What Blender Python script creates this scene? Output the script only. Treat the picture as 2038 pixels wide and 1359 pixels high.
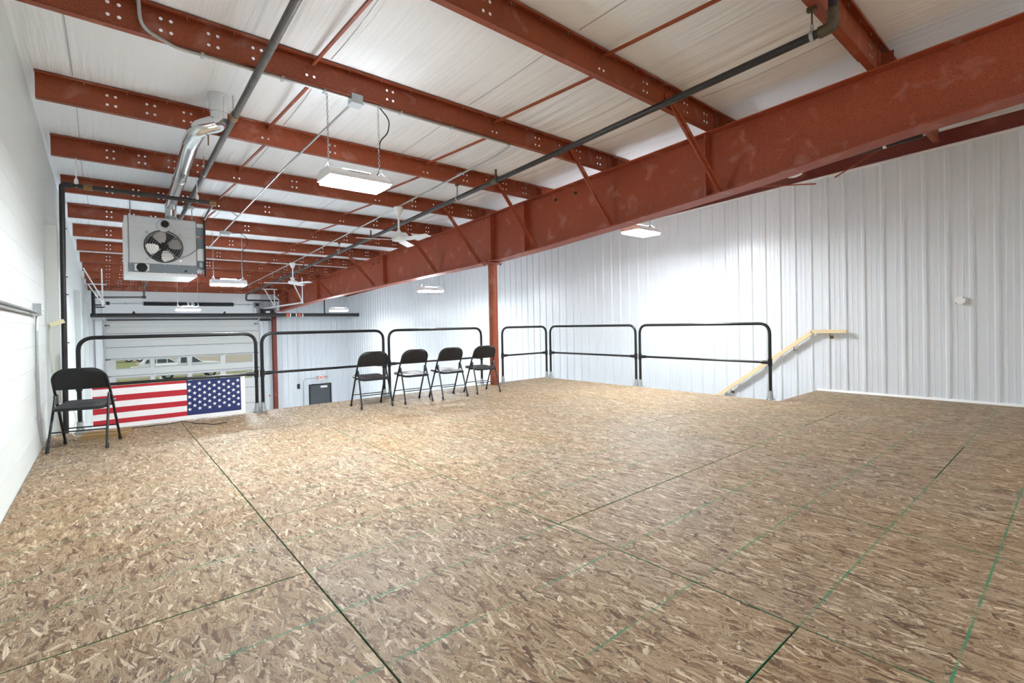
import bpy, math, random
from mathutils import Vector, Matrix
from mathutils.geometry import delaunay_2d_cdt

random.seed(4)
for o in list(bpy.data.objects):
    bpy.data.objects.remove(o)
SC = bpy.context.scene
COL = SC.collection
PI = math.pi

# ------------------------------------------------------------------ camera
EYE = 1.115
cam = bpy.data.objects.new('camera', bpy.data.cameras.new('camera'))
COL.objects.link(cam)
cam.data.sensor_width = 36
cam.data.lens = 17.007
cam.data.shift_y = -0.01198
cam.data.clip_start = 0.05
cam.data.clip_end = 500
r_ = Vector((0.7652, -0.6434, -0.0197)); f_ = Vector((0.6433, 0.7655, -0.00996))
f_.normalize(); u_ = r_.cross(f_).normalized(); r_ = f_.cross(u_).normalized()
cam.matrix_world = Matrix(((r_.x, u_.x, -f_.x, 0), (r_.y, u_.y, -f_.y, 0), (r_.z, u_.z, -f_.z, EYE), (0, 0, 0, 1)))
SC.camera = cam

# ------------------------------------------------------------------ world and exposure
SKY_STRENGTH = 0.40
LAMP_STRENGTH = 110.0
ADDED_GLOW_STRENGTH = 17.0
EXPOSURE = 1.57
w = bpy.data.worlds.new('overcast_sky'); SC.world = w; w.use_nodes = True
w.node_tree.nodes['Background'].inputs[0].default_value = (0.93, 0.97, 1.0, 1)
w.node_tree.nodes['Background'].inputs[1].default_value = SKY_STRENGTH
vs = SC.view_settings
SC.display_settings.display_device = 'sRGB'
vs.view_transform = 'Standard'; vs.look = 'None'; vs.exposure = EXPOSURE; vs.gamma = 1.0; vs.use_curve_mapping = False
SC.cycles.use_denoising = True
SC.cycles.max_bounces = 14
SC.cycles.diffuse_bounces = 10
SC.cycles.glossy_bounces = 4
SC.cycles.transparent_max_bounces = 12
SC.cycles.caustics_reflective = False
SC.cycles.caustics_refractive = False
SC.cycles.sample_clamp_indirect = 6.0


# ------------------------------------------------------------------ mesh helpers
class MB:
    def __init__(s):
        s.v = []; s.f = []; s.m = []; s.mi = 0

    def face(s, pts):
        b = len(s.v); s.v += [tuple(p) for p in pts]; s.f.append(tuple(range(b, b + len(pts)))); s.m.append(s.mi)

    def add(s, vs_, fs_):
        b = len(s.v); s.v += [tuple(p) for p in vs_]
        for f in fs_:
            s.f.append(tuple(i + b for i in f)); s.m.append(s.mi)
        return s

    def box(s, x0, x1, y0, y1, z0, z1):
        return s.add([(x0, y0, z0), (x1, y0, z0), (x1, y1, z0), (x0, y1, z0), (x0, y0, z1), (x1, y0, z1), (x1, y1, z1), (x0, y1, z1)],
                     [(0, 3, 2, 1), (4, 5, 6, 7), (0, 1, 5, 4), (1, 2, 6, 5), (2, 3, 7, 6), (3, 0, 4, 7)])

    def prism(s, poly, a, b, axis='y'):
        # poly: 2-D outline; extruded from a to b along the axis
        def P(u, v, t):
            return {'x': (t, u, v), 'y': (u, t, v), 'z': (u, v, t)}[axis]
        n = len(poly)
        vs_ = [P(u, v, a) for u, v in poly] + [P(u, v, b) for u, v in poly]
        fs_ = [tuple(range(n - 1, -1, -1)), tuple(range(n, 2 * n))] + [(i, (i + 1) % n, n + (i + 1) % n, n + i) for i in range(n)]
        return s.add(vs_, fs_)

    def tube(s, pts, r, seg=10, caps=True):
        pts = [Vector(p) for p in pts]; n = len(pts)
        rr = r if isinstance(r, (list, tuple)) else [r] * n
        t = []
        for i in range(n):
            a = pts[max(i - 1, 0)]; b = pts[min(i + 1, n - 1)]
            t.append((b - a).normalized())
        up = Vector((0, 0, 1)) if abs(t[0].z) < 0.9 else Vector((1, 0, 0))
        nrm = (up - t[0] * up.dot(t[0])).normalized()
        vs_ = []
        for i in range(n):
            nrm = (nrm - t[i] * nrm.dot(t[i])).normalized()
            bi = t[i].cross(nrm)
            for k in range(seg):
                a = 2 * PI * k / seg
                vs_.append(pts[i] + (nrm * math.cos(a) + bi * math.sin(a)) * rr[i])
        fs_ = []
        for i in range(n - 1):
            for k in range(seg):
                k2 = (k + 1) % seg
                fs_.append((i * seg + k, i * seg + k2, (i + 1) * seg + k2, (i + 1) * seg + k))
        if caps:
            fs_.append(tuple(range(seg - 1, -1, -1))); fs_.append(tuple((n - 1) * seg + k for k in range(seg)))
        return s.add(vs_, fs_)

    def lathe(s, prof, c=(0, 0, 0), axis='z', seg=20):
        # prof: (radius, along) pairs
        vs_ = []
        for r, h in prof:
            for k in range(seg):
                a = 2 * PI * k / seg
                x, y = r * math.cos(a), r * math.sin(a)
                p = {'z': (x, y, h), 'y': (y, h, x), 'x': (h, x, y)}[axis]
                vs_.append((p[0] + c[0], p[1] + c[1], p[2] + c[2]))
        n = len(prof); fs_ = []
        for i in range(n - 1):
            for k in range(seg):
                k2 = (k + 1) % seg
                fs_.append((i * seg + k, i * seg + k2, (i + 1) * seg + k2, (i + 1) * seg + k))
        fs_.append(tuple(range(seg - 1, -1, -1))); fs_.append(tuple((n - 1) * seg + k for k in range(seg)))
        return s.add(vs_, fs_)

    def bar(s, p, q, w_, h_, up=(0, 0, 1)):
        # rectangular bar from p to q
        p = Vector(p); q = Vector(q); d = (q - p).normalized(); u = Vector(up)
        sd = d.cross(u).normalized(); u = sd.cross(d).normalized()
        vs_ = []
        for c in (p, q):
            for a, b in ((-1, -1), (1, -1), (1, 1), (-1, 1)):
                vs_.append(c + sd * (a * w_ / 2) + u * (b * h_ / 2))
        return s.add(vs_, [(0, 3, 2, 1), (4, 5, 6, 7), (0, 1, 5, 4), (1, 2, 6, 5), (2, 3, 7, 6), (3, 0, 4, 7)])

    def mesh(s, name, mats, smooth=True):
        me = bpy.data.meshes.new(name)
        me.from_pydata(s.v, [], s.f)
        if not isinstance(mats, (list, tuple)):
            mats = [mats]
        for m in mats:
            me.materials.append(m)
        if len(mats) > 1:
            me.polygons.foreach_set('material_index', s.m)
        import bmesh
        bm = bmesh.new(); bm.from_mesh(me)
        bmesh.ops.recalc_face_normals(bm, faces=bm.faces)
        bm.to_mesh(me); bm.free()
        if smooth:
            me.shade_smooth(); me.set_sharp_from_angle(angle=math.radians(34))
        me.update()
        return me


def link(name, me, parent=None, loc=None):
    o = bpy.data.objects.new(name, me); COL.objects.link(o)
    if parent is not None:
        o.parent = parent
    if loc is not None:
        o.location = loc
    return o


def empty(name, loc=(0, 0, 0), rz=0.0):
    o = bpy.data.objects.new(name, None); COL.objects.link(o)
    o.location = loc; o.rotation_euler = (0, 0, rz); o.empty_display_size = 0.1
    return o


def tag(o, label=None, cat=None, group=None, kind=None):
    if label: o['label'] = label
    if cat: o['category'] = cat
    if group: o['group'] = group
    if kind: o['kind'] = kind
    return o


def thing(name, label, cat, loc=(0, 0, 0), rz=0.0, group=None, kind='thing'):
    return tag(empty(name, loc, rz), label, cat, group, kind)


def part(name, mb, mat, root, world=True, smooth=True, label=None, kind=None):
    """a part; MB given in world coordinates when world is True (the root must be unrotated then)"""
    o = link(name, mb.mesh(name, mat, smooth), root)
    if world:
        p = root; off = Vector((0, 0, 0))
        while p is not None:
            off += p.location; p = p.parent
        for v in o.data.vertices:
            v.co -= off
    if label: o['label'] = label
    if kind: o['kind'] = kind
    return o


def children(o):
    return [c for c in bpy.data.objects if c.parent == o]


def dup(root, loc, rz=None, label=None, group=None):
    c = root.copy(); COL.objects.link(c); c.location = loc
    if rz is not None: c.rotation_euler = (0, 0, rz)
    if label: c['label'] = label
    if group: c['group'] = group
    for ch in children(root):
        d = ch.copy(); COL.objects.link(d); d.parent = c
        for g in children(ch):
            e = g.copy(); COL.objects.link(e); e.parent = d
    return c


def punched(outline, holes):
    """triangles of a plate outline with round holes cut out; holes are (x, z, radius, sides)"""
    V = list(outline); n = len(V); Ed = [(i, (i + 1) % n) for i in range(n)]
    for x, z, r, k in holes:
        b = len(V); V += [(x + r * math.cos(2 * PI * i / k + 0.3), z + r * math.sin(2 * PI * i / k + 0.3)) for i in range(k)]
        Ed += [(b + i, b + (i + 1) % k) for i in range(k)]
    res = delaunay_2d_cdt([Vector(v) for v in V], Ed, [], 1, 1e-6)
    tri = []
    for f in res[2]:
        cx = sum(res[0][i].x for i in f) / len(f); cz = sum(res[0][i].y for i in f) / len(f)
        if not any((cx - x) ** 2 + (cz - z) ** 2 < (r * 0.97) ** 2 for x, z, r, k in holes):
            tri.append(tuple(f))
    return [(v.x, v.y) for v in res[0]], tri


def fillet(pts, rad, n=6):
    """round the inner corners of a polyline"""
    pts = [Vector(p) for p in pts]; out = [pts[0]]
    for i in range(1, len(pts) - 1):
        a, b, c = pts[i - 1], pts[i], pts[i + 1]
        d1 = (a - b); d2 = (c - b)
        ang = d1.angle(d2)
        if ang > 3.1:
            out.append(b); continue
        t = min(rad / math.tan(ang / 2), d1.length * 0.49, d2.length * 0.49)
        p1 = b + d1.normalized() * t; p2 = b + d2.normalized() * t
        for k in range(n + 1):
            s = k / n
            out.append(p1 * (1 - s) ** 2 + b * 2 * s * (1 - s) + p2 * s * s)
    out.append(pts[-1])
    return out


# ------------------------------------------------------------------ materials
def new_mat(name):
    m = bpy.data.materials.new(name); m.use_nodes = True
    return m, m.node_tree.nodes, m.node_tree.links, m.node_tree.nodes['Principled BSDF']


def mat(name, c, rough=0.5, metal=0.0, var=0.0, scale=8.0, bump=0.0, spec=0.5, stretch=None, detail=4.0):
    m, N, L, B = new_mat(name)
    B.inputs['Base Color'].default_value = (*c, 1)
    B.inputs['Roughness'].default_value = rough
    B.inputs['Metallic'].default_value = metal
    B.inputs['Specular IOR Level'].default_value = spec
    if var or bump:
        tc = N.new('ShaderNodeTexCoord'); no = N.new('ShaderNodeTexNoise')
        no.inputs['Scale'].default_value = scale; no.inputs['Detail'].default_value = detail
        src = tc.outputs['Object']
        if stretch:
            mp = N.new('ShaderNodeMapping'); mp.inputs['Scale'].default_value = stretch
            L.new(src, mp.inputs[0]); src = mp.outputs[0]
        L.new(src, no.inputs['Vector'])
        if var:
            mx = N.new('ShaderNodeMix'); mx.data_type = 'RGBA'
            mx.inputs[6].default_value = (*[max(0, x * (1 - var)) for x in c], 1)
            mx.inputs[7].default_value = (*[min(1, x * (1 + var)) for x in c], 1)
            L.new(no.outputs['Fac'], mx.inputs[0]); L.new(mx.outputs[2], B.inputs['Base Color'])
        if bump:
            bp = N.new('ShaderNodeBump'); bp.inputs['Strength'].default_value = bump; bp.inputs['Distance'].default_value = 0.01
            L.new(no.outputs['Fac'], bp.inputs['Height']); L.new(bp.outputs[0], B.inputs['Normal'])
    return m


def emit(name, c, s):
    m, N, L, B = new_mat(name)
    B.inputs['Base Color'].default_value = (0.8, 0.8, 0.8, 1)
    B.inputs['Emission Color'].default_value = (*c, 1)
    B.inputs['Emission Strength'].default_value = s
    return m


def primer_mat(name, a, b, scuff):
    """rust-red shop primer with speckle, stains and pale chalky scuffs"""
    m, N, L, B = new_mat(name)
    tc = N.new('ShaderNodeTexCoord'); oi = N.new('ShaderNodeObjectInfo')
    ad = N.new('ShaderNodeVectorMath'); ad.operation = 'ADD'
    L.new(tc.outputs['Object'], ad.inputs[0]); L.new(oi.outputs['Random'], ad.inputs[1])
    n1 = N.new('ShaderNodeTexNoise'); n1.inputs['Scale'].default_value = 3.0; n1.inputs['Detail'].default_value = 6
    n2 = N.new('ShaderNodeTexNoise'); n2.inputs['Scale'].default_value = 120.0; n2.inputs['Detail'].default_value = 2
    n3 = N.new('ShaderNodeTexNoise'); n3.inputs['Scale'].default_value = 4.5; n3.inputs['Detail'].default_value = 8; n3.inputs['Distortion'].default_value = 0.6
    for n in (n1, n2, n3):
        L.new(ad.outputs[0], n.inputs['Vector'])
    m1 = N.new('ShaderNodeMix'); m1.data_type = 'RGBA'; m1.inputs[6].default_value = (*a, 1); m1.inputs[7].default_value = (*b, 1)
    L.new(n1.outputs['Fac'], m1.inputs[0])
    m2 = N.new('ShaderNodeMix'); m2.data_type = 'RGBA'; m2.blend_type = 'MULTIPLY'; m2.inputs[0].default_value = 1.0
    r2 = N.new('ShaderNodeMapRange'); r2.inputs[1].default_value = 0.3; r2.inputs[2].default_value = 0.7; r2.inputs[3].default_value = 0.68; r2.inputs[4].default_value = 1.3
    L.new(n2.outputs['Fac'], r2.inputs[0]); L.new(m1.outputs[2], m2.inputs[6]); L.new(r2.outputs[0], m2.inputs[7])
    r3 = N.new('ShaderNodeMapRange'); r3.inputs[1].default_value = 0.57; r3.inputs[2].default_value = 0.76; r3.inputs[3].default_value = 0.0; r3.inputs[4].default_value = 0.55
    L.new(n3.outputs['Fac'], r3.inputs[0])
    m3 = N.new('ShaderNodeMix'); m3.data_type = 'RGBA'; m3.inputs[7].default_value = (*scuff, 1)
    L.new(r3.outputs[0], m3.inputs[0]); L.new(m2.outputs[2], m3.inputs[6]); L.new(m3.outputs[2], B.inputs['Base Color'])
    B.inputs['Roughness'].default_value = 0.55
    bp = N.new('ShaderNodeBump'); bp.inputs['Strength'].default_value = 0.12; bp.inputs['Distance'].default_value = 0.003
    L.new(n2.outputs['Fac'], bp.inputs['Height']); L.new(bp.outputs[0], B.inputs['Normal'])
    return m


def osb_mat():
    m, N, L, B = new_mat('oriented_strand_board')
    tc = N.new('ShaderNodeTexCoord'); oi = N.new('ShaderNodeObjectInfo')

    def math_(op, a, b=None, c=None):
        n = N.new('ShaderNodeMath'); n.operation = op
        for i, x in enumerate((a, b, c)):
            if x is None: continue
            if isinstance(x, (int, float)): n.inputs[i].default_value = x
            else: L.new(x, n.inputs[i])
        return n.outputs[0]
    rnd = N.new('ShaderNodeVectorMath'); rnd.operation = 'SCALE'; rnd.inputs[0].default_value = (37, 61, 0)
    L.new(oi.outputs['Random'], rnd.inputs['Scale'])
    ad = N.new('ShaderNodeVectorMath'); ad.operation = 'ADD'
    L.new(tc.outputs['Object'], ad.inputs[0]); L.new(rnd.outputs[0], ad.inputs[1])
    wn = N.new('ShaderNodeTexNoise'); wn.inputs['Scale'].default_value = 9; wn.inputs['Detail'].default_value = 2
    L.new(ad.outputs[0], wn.inputs['Vector'])
    ws = N.new('ShaderNodeVectorMath'); ws.operation = 'SCALE'; ws.inputs['Scale'].default_value = 0.014
    L.new(wn.outputs['Color'], ws.inputs[0])
    wa = N.new('ShaderNodeVectorMath'); wa.operation = 'ADD'
    L.new(ad.outputs[0], wa.inputs[0]); L.new(ws.outputs[0], wa.inputs[1])
    src = wa.outputs[0]
    bestH = bestT = bestG = second = None
    layers = ((-0.08, 0.015, 0.100), (0.30, 0.017, 0.085), (-0.42, 0.014, 0.09), (1.05, 0.021, 0.065), (0.12, 0.008, 0.055), (-0.9, 0.010, 0.045))
    for i, (ang, wx, wy) in enumerate(layers):
        rt = N.new('ShaderNodeMapping'); rt.inputs['Rotation'].default_value = (0, 0, ang); rt.inputs['Location'].default_value = (i * 3.7, i * 1.9, 0)
        L.new(src, rt.inputs[0])
        sc = N.new('ShaderNodeVectorMath'); sc.operation = 'MULTIPLY'; sc.inputs[1].default_value = (1 / wx, 1 / wy, 1)
        L.new(rt.outputs[0], sc.inputs[0])
        vo = N.new('ShaderNodeTexVoronoi'); vo.voronoi_dimensions = '2D'; vo.distance = 'CHEBYCHEV'
        vo.inputs['Scale'].default_value = 1.0
        L.new(sc.outputs[0], vo.inputs['Vector'])
        sp = N.new('ShaderNodeSeparateColor'); L.new(vo.outputs['Color'], sp.inputs[0])
        g = N.new('ShaderNodeTexNoise'); g.noise_dimensions = '2D'; g.inputs['Scale'].default_value = 1.0; g.inputs['Detail'].default_value = 2
        gs = N.new('ShaderNodeVectorMath'); gs.operation = 'MULTIPLY'; gs.inputs[1].default_value = (6, 0.6, 1)
        L.new(sc.outputs[0], gs.inputs[0]); L.new(gs.outputs[0], g.inputs['Vector'])
        h = math_('SUBTRACT', math_('ADD', sp.outputs[1], (0.06, 0.0, 0.0, -0.12, -0.1, -0.2)[i]), math_('MULTIPLY', vo.outputs['Distance'], 0.85))
        t = sp.outputs[0]; gg = g.outputs['Fac']
        if bestH is None:
            bestH, bestT, bestG = h, t, gg
        else:
            k = math_('GREATER_THAN', h, bestH)
            def mix(a, b):
                n = N.new('ShaderNodeMix'); n.data_type = 'FLOAT'
                L.new(k, n.inputs[0]); L.new(a, n.inputs[2]); L.new(b, n.inputs[3]); return n.outputs[0]
            lowr = math_('MINIMUM', h, bestH); second = lowr if second is None else math_('MAXIMUM', second, lowr)
            bestT = mix(bestT, t); bestG = mix(bestG, gg); bestH = math_('MAXIMUM', h, bestH)
    cr = N.new('ShaderNodeValToRGB'); E_ = cr.color_ramp.elements
    stops = [(0.0, (0.095, 0.045, 0.020)), (0.10, (0.198, 0.110, 0.051)), (0.26, (0.285, 0.184, 0.100)), (0.55, (0.330, 0.226, 0.132)), (0.82, (0.385, 0.273, 0.166)), (1.0, (0.58, 0.455, 0.315))]
    E_[0].position = 0; E_[0].color = (*stops[0][1], 1); E_[1].position = 1; E_[1].color = (*stops[-1][1], 1)
    for p, c in stops[1:-1]:
        e = E_.new(p); e.color = (*c, 1)
    L.new(bestT, cr.inputs[0])
    # dark crevices between strands and fine grain inside them
    cv = N.new('ShaderNodeMapRange'); cv.inputs[1].default_value = 0.16; cv.inputs[2].default_value = 0.36; cv.inputs[3].default_value = 0.15; cv.inputs[4].default_value = 1.0
    L.new(bestH, cv.inputs[0])
    gr = N.new('ShaderNodeMapRange'); gr.inputs[1].default_value = 0.3; gr.inputs[2].default_value = 0.7; gr.inputs[3].default_value = 0.60; gr.inputs[4].default_value = 1.32
    L.new(bestG, gr.inputs[0])
    eg = N.new('ShaderNodeMapRange'); eg.inputs[1].default_value = 0.0; eg.inputs[2].default_value = 0.06; eg.inputs[3].default_value = 0.40; eg.inputs[4].default_value = 1.0
    L.new(math_('SUBTRACT', bestH, second), eg.inputs[0])
    mul = math_('MULTIPLY', eg.outputs[0], gr.outputs[0])
    crev = N.new('ShaderNodeMix'); crev.data_type = 'RGBA'; crev.inputs[6].default_value = (0.13, 0.075, 0.04, 1)
    L.new(cv.outputs[0], crev.inputs[0]); L.new(cr.outputs[0], crev.inputs[7])
    m1 = N.new('ShaderNodeMix'); m1.data_type = 'RGBA'; m1.blend_type = 'MULTIPLY'; m1.inputs[0].default_value = 1.0
    L.new(crev.outputs[2], m1.inputs[6]); L.new(mul, m1.inputs[7])
    # broad weathering: greyer traffic patches
    pn = N.new('ShaderNodeTexNoise'); pn.inputs['Scale'].default_value = 0.9; pn.inputs['Detail'].default_value = 3
    L.new(ad.outputs[0], pn.inputs['Vector'])
    pr = N.new('ShaderNodeMapRange'); pr.inputs[1].default_value = 0.42; pr.inputs[2].default_value = 0.68; pr.inputs[3].default_value = 0.0; pr.inputs[4].default_value = 0.55
    L.new(pn.outputs['Fac'], pr.inputs[0])
    hs = N.new('ShaderNodeHueSaturation'); hs.inputs['Saturation'].default_value = 0.70; hs.inputs['Value'].default_value = 0.92
    L.new(m1.outputs[2], hs.inputs['Color'])
    m2 = N.new('ShaderNodeMix'); m2.data_type = 'RGBA'
    L.new(pr.outputs[0], m2.inputs[0]); L.new(m1.outputs[2], m2.inputs[6]); L.new(hs.outputs[0], m2.inputs[7])
    # printed green nailing lines every 16 inches along the sheet, worn in places
    sx = N.new('ShaderNodeSeparateXYZ'); L.new(tc.outputs['Object'], sx.inputs[0])
    wob = N.new('ShaderNodeTexNoise'); wob.inputs['Scale'].default_value = 30; L.new(ad.outputs[0], wob.inputs['Vector'])
    yy = math_('ADD', sx.outputs['Y'], math_('MULTIPLY', math_('SUBTRACT', wob.outputs['Fac'], 0.5), 0.006))
    fr = math_('PINGPONG', yy, 0.2032)
    ln = math_('LESS_THAN', fr, 0.0042)
    fx = math_('LESS_THAN', math_('PINGPONG', sx.outputs['X'], 0.6096), 0.0045)
    wear = N.new('ShaderNodeTexNoise'); wear.inputs['Scale'].default_value = 7; wear.inputs['Detail'].default_value = 5; L.new(ad.outputs[0], wear.inputs['Vector'])
    wr = N.new('ShaderNodeMapRange'); wr.inputs[1].default_value = 0.36; wr.inputs[2].default_value = 0.58; wr.inputs[3].default_value = 0.25; wr.inputs[4].default_value = 0.9
    L.new(wear.outputs['Fac'], wr.inputs[0])
    edge = math_('MULTIPLY', fx, math_('LESS_THAN', math_('PINGPONG', math_('ADD', sx.outputs['X'], 0.0), 1.2192), 0.01))
    lm = math_('MULTIPLY', math_('MAXIMUM', ln, edge), wr.outputs[0])
    m3 = N.new('ShaderNodeMix'); m3.data_type = 'RGBA'; m3.inputs[7].default_value = (0.035, 0.20, 0.095, 1)
    L.new(lm, m3.inputs[0]); L.new(m2.outputs[2], m3.inputs[6]); L.new(m3.outputs[2], B.inputs['Base Color'])
    B.inputs['Roughness'].default_value = 0.62
    B.inputs['Specular IOR Level'].default_value = 0.35
    bp = N.new('ShaderNodeBump'); bp.inputs['Strength'].default_value = 0.35; bp.inputs['Distance'].default_value = 0.002
    L.new(bestH, bp.inputs['Height']); L.new(bp.outputs[0], B.inputs['Normal'])
    return m


def fabric_mat():
    """white vapour-barrier facing with stretch wrinkles running along the roof slope"""
    m, N, L, B = new_mat('insulation_facing')
    tc = N.new('ShaderNodeTexCoord'); mp = N.new('ShaderNodeMapping'); mp.inputs['Scale'].default_value = (9, 0.45, 1)
    L.new(tc.outputs['Object'], mp.inputs[0])
    n1 = N.new('ShaderNodeTexNoise'); n1.inputs['Scale'].default_value = 1.0; n1.inputs['Detail'].default_value = 5; L.new(mp.outputs[0], n1.inputs['Vector'])
    n2 = N.new('ShaderNodeTexNoise'); n2.inputs['Scale'].default_value = 0.55; n2.inputs['Detail'].default_value = 2; L.new(tc.outputs['Object'], n2.inputs['Vector'])
    mu = N.new('ShaderNodeMath'); mu.operation = 'MULTIPLY'; L.new(n1.outputs['Fac'], mu.inputs[0]); L.new(n2.outputs['Fac'], mu.inputs[1])
    bp = N.new('ShaderNodeBump'); bp.inputs['Strength'].default_value = 1.0; bp.inputs['Distance'].default_value = 0.07
    L.new(mu.outputs[0], bp.inputs['Height']); L.new(bp.outputs[0], B.inputs['Normal'])
    B.inputs['Base Color'].default_value = (0.87, 0.915, 0.965, 1)
    B.inputs['Roughness'].default_value = 0.5; B.inputs['Specular IOR Level'].default_value = 0.3
    return m


def glass_mat():
    m, N, L, B = new_mat('clear_glass')
    tr = N.new('ShaderNodeBsdfTransparent'); gl = N.new('ShaderNodeBsdfGlossy'); gl.inputs['Roughness'].default_value = 0.02
    tr.inputs[0].default_value = (0.95, 0.97, 0.97, 1)
    mx = N.new('ShaderNodeMixShader'); mx.inputs[0].default_value = 0.06
    L.new(tr.outputs[0], mx.inputs[1]); L.new(gl.outputs[0], mx.inputs[2])
    L.new(mx.outputs[0], N['Material Output'].inputs[0])
    return m


M = {}
M['primer'] = primer_mat('red_primer_steel', (0.205, 0.037, 0.010), (0.31, 0.062, 0.017), (0.44, 0.22, 0.17))
M['rafter'] = primer_mat('red_primer_rafter', (0.27, 0.047, 0.018), (0.36, 0.072, 0.027), (0.50, 0.25, 0.20))
M['dark_primer'] = primer_mat('dark_red_primer', (0.13, 0.018, 0.010), (0.18, 0.028, 0.014), (0.25, 0.08, 0.06))
M['osb'] = osb_mat()
M['fabric'] = fabric_mat()
M['glass'] = glass_mat()
M['white_wall'] = mat('white_painted_block', (0.64, 0.68, 0.67), 0.6, var=0.03, scale=14, bump=0.12)
M['panel'] = mat('white_ribbed_steel', (0.65, 0.685, 0.72), 0.36, var=0.015, scale=3)
M['plain_white'] = mat('white_liner', (0.88, 0.90, 0.92), 0.45, var=0.02, scale=3)
M['black'] = mat('black_powder_coat', (0.012, 0.012, 0.014), 0.30, var=0.2, scale=60, spec=0.35)
M['chair'] = mat('black_enamel_steel', (0.014, 0.014, 0.016), 0.40, var=0.35, scale=90, bump=0.15, spec=0.4)
M['rubber'] = mat('black_rubber', (0.012, 0.012, 0.012), 0.75)
M['black_pipe'] = mat('black_steel_pipe', (0.026, 0.025, 0.025), 0.4, metal=0.2, var=0.6, scale=25, stretch=(1, 1, 1))
M['grey_pipe'] = mat('weathered_steel_pipe', (0.125, 0.12, 0.116), 0.5, metal=0.4, var=0.5, scale=18)
M['galv'] = mat('galvanised_steel', (0.43, 0.46, 0.48), 0.36, metal=0.75, var=0.18, scale=22)
M['flue'] = mat('shiny_duct_steel', (0.70, 0.72, 0.73), 0.15, metal=0.9, var=0.12, scale=9)
M['conduit'] = mat('conduit_steel', (0.42, 0.44, 0.44), 0.35, metal=0.7, var=0.15, scale=30)
M['brass'] = mat('bronze_fitting', (0.25, 0.15, 0.07), 0.5, metal=0.5, var=0.4, scale=40)
M['bronze'] = mat('dark_bronze_fitting', (0.10, 0.075, 0.045), 0.5, metal=0.4, var=0.5, scale=40)
M['white_metal'] = mat('white_enamel', (0.84, 0.85, 0.86), 0.35, var=0.02, scale=6)
M['white_plastic'] = mat('white_plastic', (0.80, 0.81, 0.80), 0.45)
M['heater'] = mat('grey_heater_enamel', (0.70, 0.735, 0.77), 0.42, var=0.06, scale=8)
M['heater_dark'] = mat('slate_heater_panel', (0.19, 0.235, 0.27), 0.45, var=0.12, scale=14)
M['blade'] = mat('aluminium_blade', (0.42, 0.41, 0.39), 0.3, metal=0.6, var=0.15, scale=12)
M['dark'] = mat('dark_cavity', (0.02, 0.02, 0.022), 0.7)
M['wire'] = mat('grey_wire', (0.45, 0.46, 0.46), 0.4, metal=0.6)
M['copper'] = mat('red_orange_band', (0.62, 0.12, 0.05), 0.5, var=0.2, scale=20)
M['wood_rail'] = mat('pale_pine_rail', (0.72, 0.56, 0.34), 0.5, var=0.12, scale=6, stretch=(1, 0.1, 1))
M['lumber'] = mat('pine_lumber', (0.31, 0.195, 0.08), 0.6, var=0.22, scale=10, stretch=(0.15, 2, 2))
M['paper'] = mat('cream_paper_tag', (0.80, 0.74, 0.50), 0.7, var=0.08, scale=50)
M['red_cloth'] = mat('red_flag_cloth', (0.44, 0.014, 0.028), 0.75, var=0.12, scale=60, bump=0.1)
M['white_cloth'] = mat('white_flag_cloth', (0.82, 0.82, 0.83), 0.75, var=0.04, scale=60, bump=0.1)
M['blue_cloth'] = mat('blue_flag_cloth', (0.013, 0.026, 0.115), 0.75, var=0.15, scale=60, bump=0.1)
M['door_seal'] = mat('door_joint_seal', (0.15, 0.15, 0.15), 0.6)
M['door_white'] = mat('overhead_door_steel', (0.56, 0.56, 0.55), 0.42, var=0.03, scale=5)
M['door_frame'] = mat('window_frame_grey', (0.36, 0.375, 0.38), 0.45)
M['slate_door'] = mat('slate_grey_door', (0.075, 0.082, 0.09), 0.45, var=0.08, scale=10)
M['sign_red'] = mat('red_sign_letters', (0.70, 0.035, 0.03), 0.5)
M['concrete'] = mat('concrete_slab', (0.62, 0.62, 0.61), 0.5, var=0.15, scale=4, bump=0.05)
M['deck'] = mat('deck_joists', (0.48, 0.36, 0.23), 0.7, var=0.1, scale=6)
M['gravel'] = mat('tan_gravel', (0.46, 0.39, 0.30), 0.9, var=0.25, scale=3, bump=0.2)
M['grass'] = mat('yellow_green_grass', (0.28, 0.29, 0.10), 0.9, var=0.4, scale=2.5, bump=0.3)
M['field'] = mat('dry_tan_field', (0.47, 0.40, 0.29), 0.9, var=0.2, scale=0.8)
M['car_white'] = mat('white_car_paint', (0.80, 0.81, 0.82), 0.22)
M['car_glass'] = mat('dark_car_glass', (0.04, 0.06, 0.065), 0.08)
M['tyre'] = mat('tyre_rubber', (0.02, 0.02, 0.02), 0.8)
M['trailer'] = mat('dark_trailer_steel', (0.05, 0.05, 0.055), 0.5)
M['added_ceiling_glow'] = emit('added_upward_glow', (0.90, 0.955, 1.0), ADDED_GLOW_STRENGTH)  # upward glow added to brighten the ceiling
M['lamp_glow'] = emit('lamp_diffuser_glow', (0.91, 0.966, 1.0), LAMP_STRENGTH)

# ------------------------------------------------------------------ dimensions
XL, XR, YF, YB = -0.4985, 8.44, 21.8, -8.0      # left wall, right wall, far wall, wall behind the camera
GZ = -3.45                                       # lower floor and ground outside
SL = 0.0417                                      # roof slope
zb = lambda y: 3.443 - SL * y                    # underside of the purlins
PY = lambda k: 4.421 + 1.562 * (k - 1)           # far lip of purlin k
PD = 0.215                                       # purlin depth

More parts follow.
